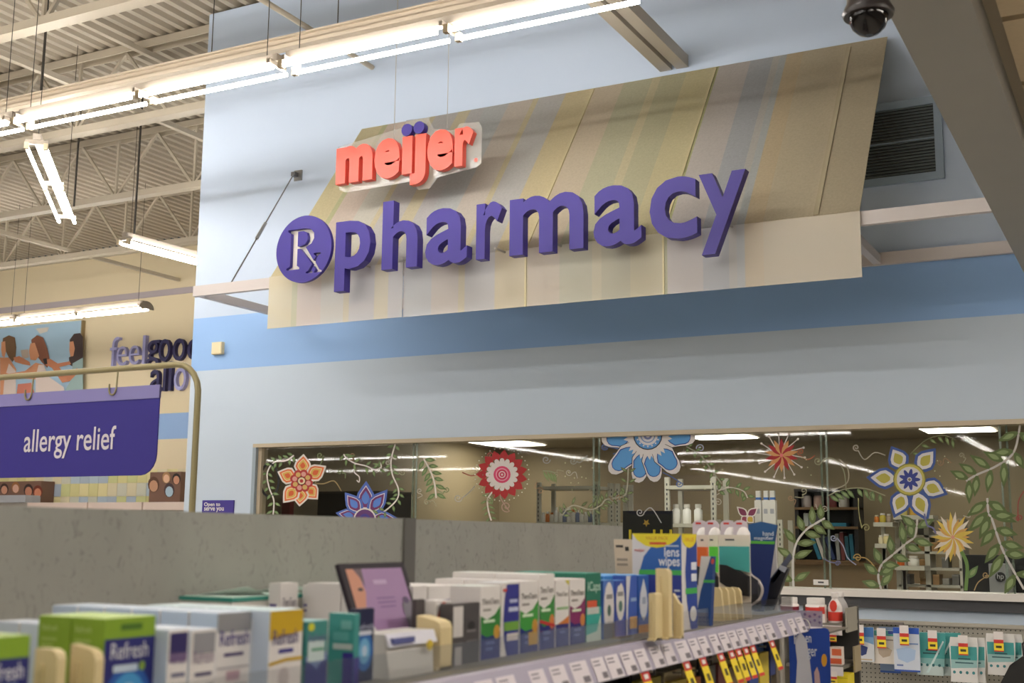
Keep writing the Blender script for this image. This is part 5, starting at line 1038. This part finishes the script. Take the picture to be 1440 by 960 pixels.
# clear dotted bin strip
a_, b_ = PY(1107,882,3.95), PY(1156,859,3.95); o = thing('dotted_bin', 'clear lilac dotted bin front at the shelf end', 'bin', (a_.x, 3.95, a_.z)); part(o, 'panel', MB().box((a_.x,3.95,a_.z-.02), (b_.x,3.953,b_.z), M((164,156,176), .2, trans=.35)))
part(o, 'label_strip', MB().box((a_.x,3.945,a_.z-.012), (b_.x,3.948,a_.z+.006), M((214,208,214)))); part(o, 'bracket', MB().box((a_.x,3.953,a_.z-.02), (b_.x,4.3,a_.z-.014), shm)); dts = MB()
for i in range(7):
    for j in range(2): dts.lathe((a_.x+.012+i*.0155, 3.948, a_.z+.02+j*.018+(i % 2)*.006), [(.0045,0),(.0045,.001)], M((96,80,116)), 8, 'Y')
part(o, 'dots', dts)
# blue carded product on a ring hook
YK = 3.72; a_, b_ = PY(1112,1010,YK), PY(1166,883,YK)
o = thing('blue_carded_pack', 'royal blue carded pack with white shape hanging at the gondola end', 'pack', (a_.x, YK, b_.z)); r = .012
pts = [(a_.x,YK,a_.z),(b_.x,YK,a_.z),(b_.x,YK,b_.z-r),(b_.x-r*.3,YK,b_.z-r*.3),(b_.x-r,YK,b_.z),(a_.x+r,YK,b_.z-.008),(a_.x,YK,b_.z-r-.008)]
part(o, 'card', MB().prism(pts, (0,.004,0), M((26,64,152))))
part(o, 'white_shape', MB().add([PY(x,y,YK-.0008) for x, y in ((1126,889),(1131,895),(1135,905),(1139,930),(1143,965),(1119,965),(1121,930),(1119,912),(1118,896))], [tuple(range(9))], M((190,190,200))))
ylabel(o, 'lettering', 'en', 1133, 894, 1141, 903, YK, M((196,200,214)), .01); ylabel(o, 'lettering', 'ger', 1136, 912, 1149, 927, YK, M((196,200,214)), .01); ylabel(o, 'lettering', 'F', 1117, 891, 1121, 905, YK, M((196,200,214)), .01)
part(o, 'yellow_badge', MB().add([PY(1159+4*math.cos(t*.52), 928+9*math.sin(t*.52), YK-.001) for t in range(12)], [tuple(range(12))], M((206,150,40)))); part(o, 'finger_picture', MB().add([PY(x,y,YK-.001) for x, y in ((1146,965),(1145,945),(1149,937),(1152,946),(1154,965))], [(0,1,2,3,4)], M((190,160,160))))
hk = PY(1130,879,YK); part(o, 'ring_hook', MB().tube([(hk.x+.02*math.cos(t*.42), YK-.003, hk.z+.02*math.sin(t*.42)) for t in range(16)], .0018, M((190,186,180), .3, .6), 5)); part(o, 'hook_arm', MB().tube([(hk.x,YK,hk.z-.01),(hk.x,YE+.03,hk.z-.01)], .003, STEEL, 5))

# ================================================================== PEGBOARD WITH MASK PACKS UNDER THE WINDOW
def peg_mat():
    mt = bpy.data.materials.new('pegboard'); mt.use_nodes = True; nt = mt.node_tree; b = nt.nodes['Principled BSDF']; b.inputs['Roughness'].default_value = .6
    tc = nt.nodes.new('ShaderNodeTexCoord'); fr = nt.nodes.new('ShaderNodeVectorMath'); fr.operation = 'MODULO'; fr.inputs[1].default_value = (.0254,.0254,.0254)
    ad = nt.nodes.new('ShaderNodeVectorMath'); ad.operation = 'ADD'; ad.inputs[1].default_value = (50.8,0,50.8)
    sx_ = nt.nodes.new('ShaderNodeSeparateXYZ'); nt.links.new(tc.outputs['Object'], ad.inputs[0]); nt.links.new(ad.outputs[0], fr.inputs[0]); nt.links.new(fr.outputs[0], sx_.inputs[0])
    def ab(s): 
        m1 = nt.nodes.new('ShaderNodeMath'); m1.operation = 'SUBTRACT'; m1.inputs[1].default_value = .0127; m2 = nt.nodes.new('ShaderNodeMath'); m2.operation = 'POWER'; m2.inputs[1].default_value = 2
        m0 = nt.nodes.new('ShaderNodeMath'); m0.operation = 'ABSOLUTE'; nt.links.new(s, m1.inputs[0]); nt.links.new(m1.outputs[0], m0.inputs[0]); nt.links.new(m0.outputs[0], m2.inputs[0]); return m2.outputs[0]
    s = nt.nodes.new('ShaderNodeMath'); s.operation = 'ADD'; nt.links.new(ab(sx_.outputs[0]), s.inputs[0]); nt.links.new(ab(sx_.outputs[2]), s.inputs[1])
    lt = nt.nodes.new('ShaderNodeMath'); lt.operation = 'LESS_THAN'; lt.inputs[1].default_value = .0038**2; nt.links.new(s.outputs[0], lt.inputs[0])
    mx = nt.nodes.new('ShaderNodeMix'); mx.data_type = 'RGBA'; mx.inputs['A'].default_value = lin((150,146,136)); mx.inputs['B'].default_value = lin((30,28,26)); nt.links.new(lt.outputs[0], mx.inputs['Factor']); nt.links.new(mx.outputs['Result'], b.inputs['Base Color']); return mt
YP = 7.6; pz = PY(1330,880,YP).z; x0 = PY(1190,900,YP).x
pg = thing('pegboard_unit', 'low grey pegboard unit with mask packs under the pharmacy window', 'pegboard', (x0, YP, 0))
part(pg, 'pegboard', MB().box((x0,YP,.1), (1.2,YP+.02,pz), peg_mat())); part(pg, 'top_cap', MB().box((x0,YP-.01,pz), (1.2,YP+.03,pz+.02), M((170,164,152)))); part(pg, 'base', MB().box((x0,YP-.01,0), (1.2,YP+.02,.1), DGREY)); part(pg, 'brace', MB().box((x0,YP+.02,0), (1.2,D-.001,.1), DGREY))
a_, b_ = PY(1203,876,YP-.03), PY(1270,872,YP-.03); part(pg, 'cross_rail', MB().box((a_.x,YP-.04,a_.z), (b_.x,YP,a_.z+.016), M((120,112,108), .4)))
TE = (70,158,156)
def mask_pack(label, xa, xb, yt, yb, Y, col, prints, pouch=False, behind=0, group='mask packs on the pegboard', tagx=None, lean=0.):
    p, q = PY(xa,yb,Y), PY(xb,yt,Y); wv, H = q.x-p.x, q.z-p.z
    for k in range(behind+1):
        Yk = Y + k*.035; dx = k*.035
        o = thing('mask_pack', label if k == 0 else label + (', one hung behind it' if k == 1 else ', two hung behind it'), 'mask pack', (p.x+dx, Yk, p.z), group)
        if pouch: pts = [(.004,0,0),(wv-.004,0,0),(wv-.008,0,H*.2),(wv,0,H*.8),(wv-.006,0,H),(.006,0,H),(0,0,H*.8),(.007,0,H*.2)]
        else: pts = [(0,0,0),(wv,0,0),(wv,0,H),(0,0,H)]
        b_ = MB().prism(pts, (0,.014,0), M(col, .35)); b_.v = [(v[0]+lean*v[2], v[1], v[2]) for v in b_.v]; b_.obj('pack', o)
        mb = face(o, 'front_print', V((p.x+dx,Yk,p.z)), V((wv,0,0)), V((lean*H,0,H)), V((0,-1,0)), prints)
        if k == 0: MB().tube([(wv*.5+lean*H,-.02,H*.95),(wv*.5+lean*H,YP-Yk,H*.95)], .003, STEEL, 5).obj('peg_hook', o)
    tx = (tagx or (xa+xb)/2)
    ptag(tx, yt-4, yt+24, .05*1, Y-.03, 'yellow price tag on the ' + label, 'tags on the mask packs')
mk = lambda c: [('p',[(.25,.5),(.5,.55),(.78,.5),(.74,.3),(.5,.2),(.3,.28)],c)]
mask_pack('white and blue mask pack with navy mask', 1201, 1228, 882, 929, 7.36, (206,210,216), [('r',0,.72,1,1,(60,110,170)),('p',[(0,.72),(1,.72),(1,.5),(0,.68)],(120,160,196)),('p',[(.12,.42),(.4,.48),(.7,.42),(.62,.22),(.4,.16),(.18,.24)],(36,54,110)),('r',.1,.04,.9,.08,(190,170,140))], tagx=1209)
mask_pack('cream mask pack with beige mask and teal header', 1227, 1259, 887, 932, 7.38, (220,212,202), [('r',0,.84,1,1,(70,146,140)),('r',.7,.9,1,1,(40,66,140)),('p',[(.24,.5),(.5,.56),(.84,.42),(.74,.24),(.45,.18),(.28,.3)],(186,170,150)),('r',.55,.7,.9,.74,(150,140,130))], tagx=1240)
mask_pack('white mask pack with pale blue mask and royal blue header', 1258, 1292, 883, 943, 7.33, (200,208,222), [('r',0,.86,1,1,(40,84,180)),('p',[(.1,.5),(.5,.56),(.85,.5),(.8,.28),(.5,.2),(.16,.28)],(166,190,222)),('r',.0,.0,1,.04,(50,84,170)),('r',.1,.12,.35,.16,(110,130,180)),('r',.5,.62,.95,.65,(110,140,190))], tagx=1272)
p, q = PY(1238,945,7.5), PY(1259,930,7.5); o = thing('mask_pack', 'blue mask pack peeping out under the cream one', 'mask pack', (p.x, 7.5, p.z), 'mask packs on the pegboard'); MB().box((0,0,0), (q.x-p.x+.03,.01,.26), M((110,130,160), .35)).obj('pack', o); MB().tube([(.05,0,.25),(.05,YP-7.5,.25)], .003, STEEL, 5).obj('peg_hook', o); MB().box((0,-.001,0), (q.x-p.x+.03,0,.012), M((50,84,150))).obj('front_print', o)
pou = [('r',.05,.5,.95,.8,TE),('p',[(.05,.5),(.95,.5),(.95,.34),(.05,.3)],(150,190,190)),('r',.3,.51,.72,.54,(50,90,96)),('r',.2,.42,.82,.45,(60,100,106))] + [('e',.16+.22*i,.22,.05,.035,(60,130,136)) for i in range(4)]
mask_pack('shiny teal pouch of masks', 1289, 1325, 890, 948, 7.37, (190,206,206), [('r',0,.4,1,1,TE),('p',[(0,.4),(1,.4),(1,.2),(0,.3)],(130,180,180)),('r',.3,.57,.72,.61,(36,80,86)),('r',.2,.5,.8,.53,(40,84,90)),('p',[(.35,.06),(.45,.06),(.95,.8),(.9,.82)],(200,222,222))] + [('e',.16+.22*i,.24,.05,.035,(40,100,106)) for i in range(4)], True, 2, tagx=1312, lean=.08)
mask_pack('white pouch of masks with teal band, the lowest hung', 1336, 1374, 897, 958, 7.3, (216,214,212), pou, True, 1, tagx=1355, lean=.02)
mask_pack('white pouch of masks with teal band at the right end', 1388, 1427, 892, 948, 7.34, (216,214,212), pou, True, 1, tagx=1405)
p, q = PY(1415,1000,7.1), PY(1450,905,7.1); o = thing('black_bag', 'black bag hanging in the lower right corner', 'bag', (p.x, 7.1, p.z)); part(o, 'body', MB().prism([PY(x,y,7.1) for x, y in ((1408,1000),(1406,962),(1420,935),(1436,924),(1470,915),(1480,1000))], (0,.1,0), M((16,15,16)))); part(o, 'strap', MB().tube([PY(1440,922,7.15), PY(1438,905,7.15), (PY(1438,905,7.15).x,YP,PY(1438,905,7.15).z)], .006, M((20,18,20)), 6))
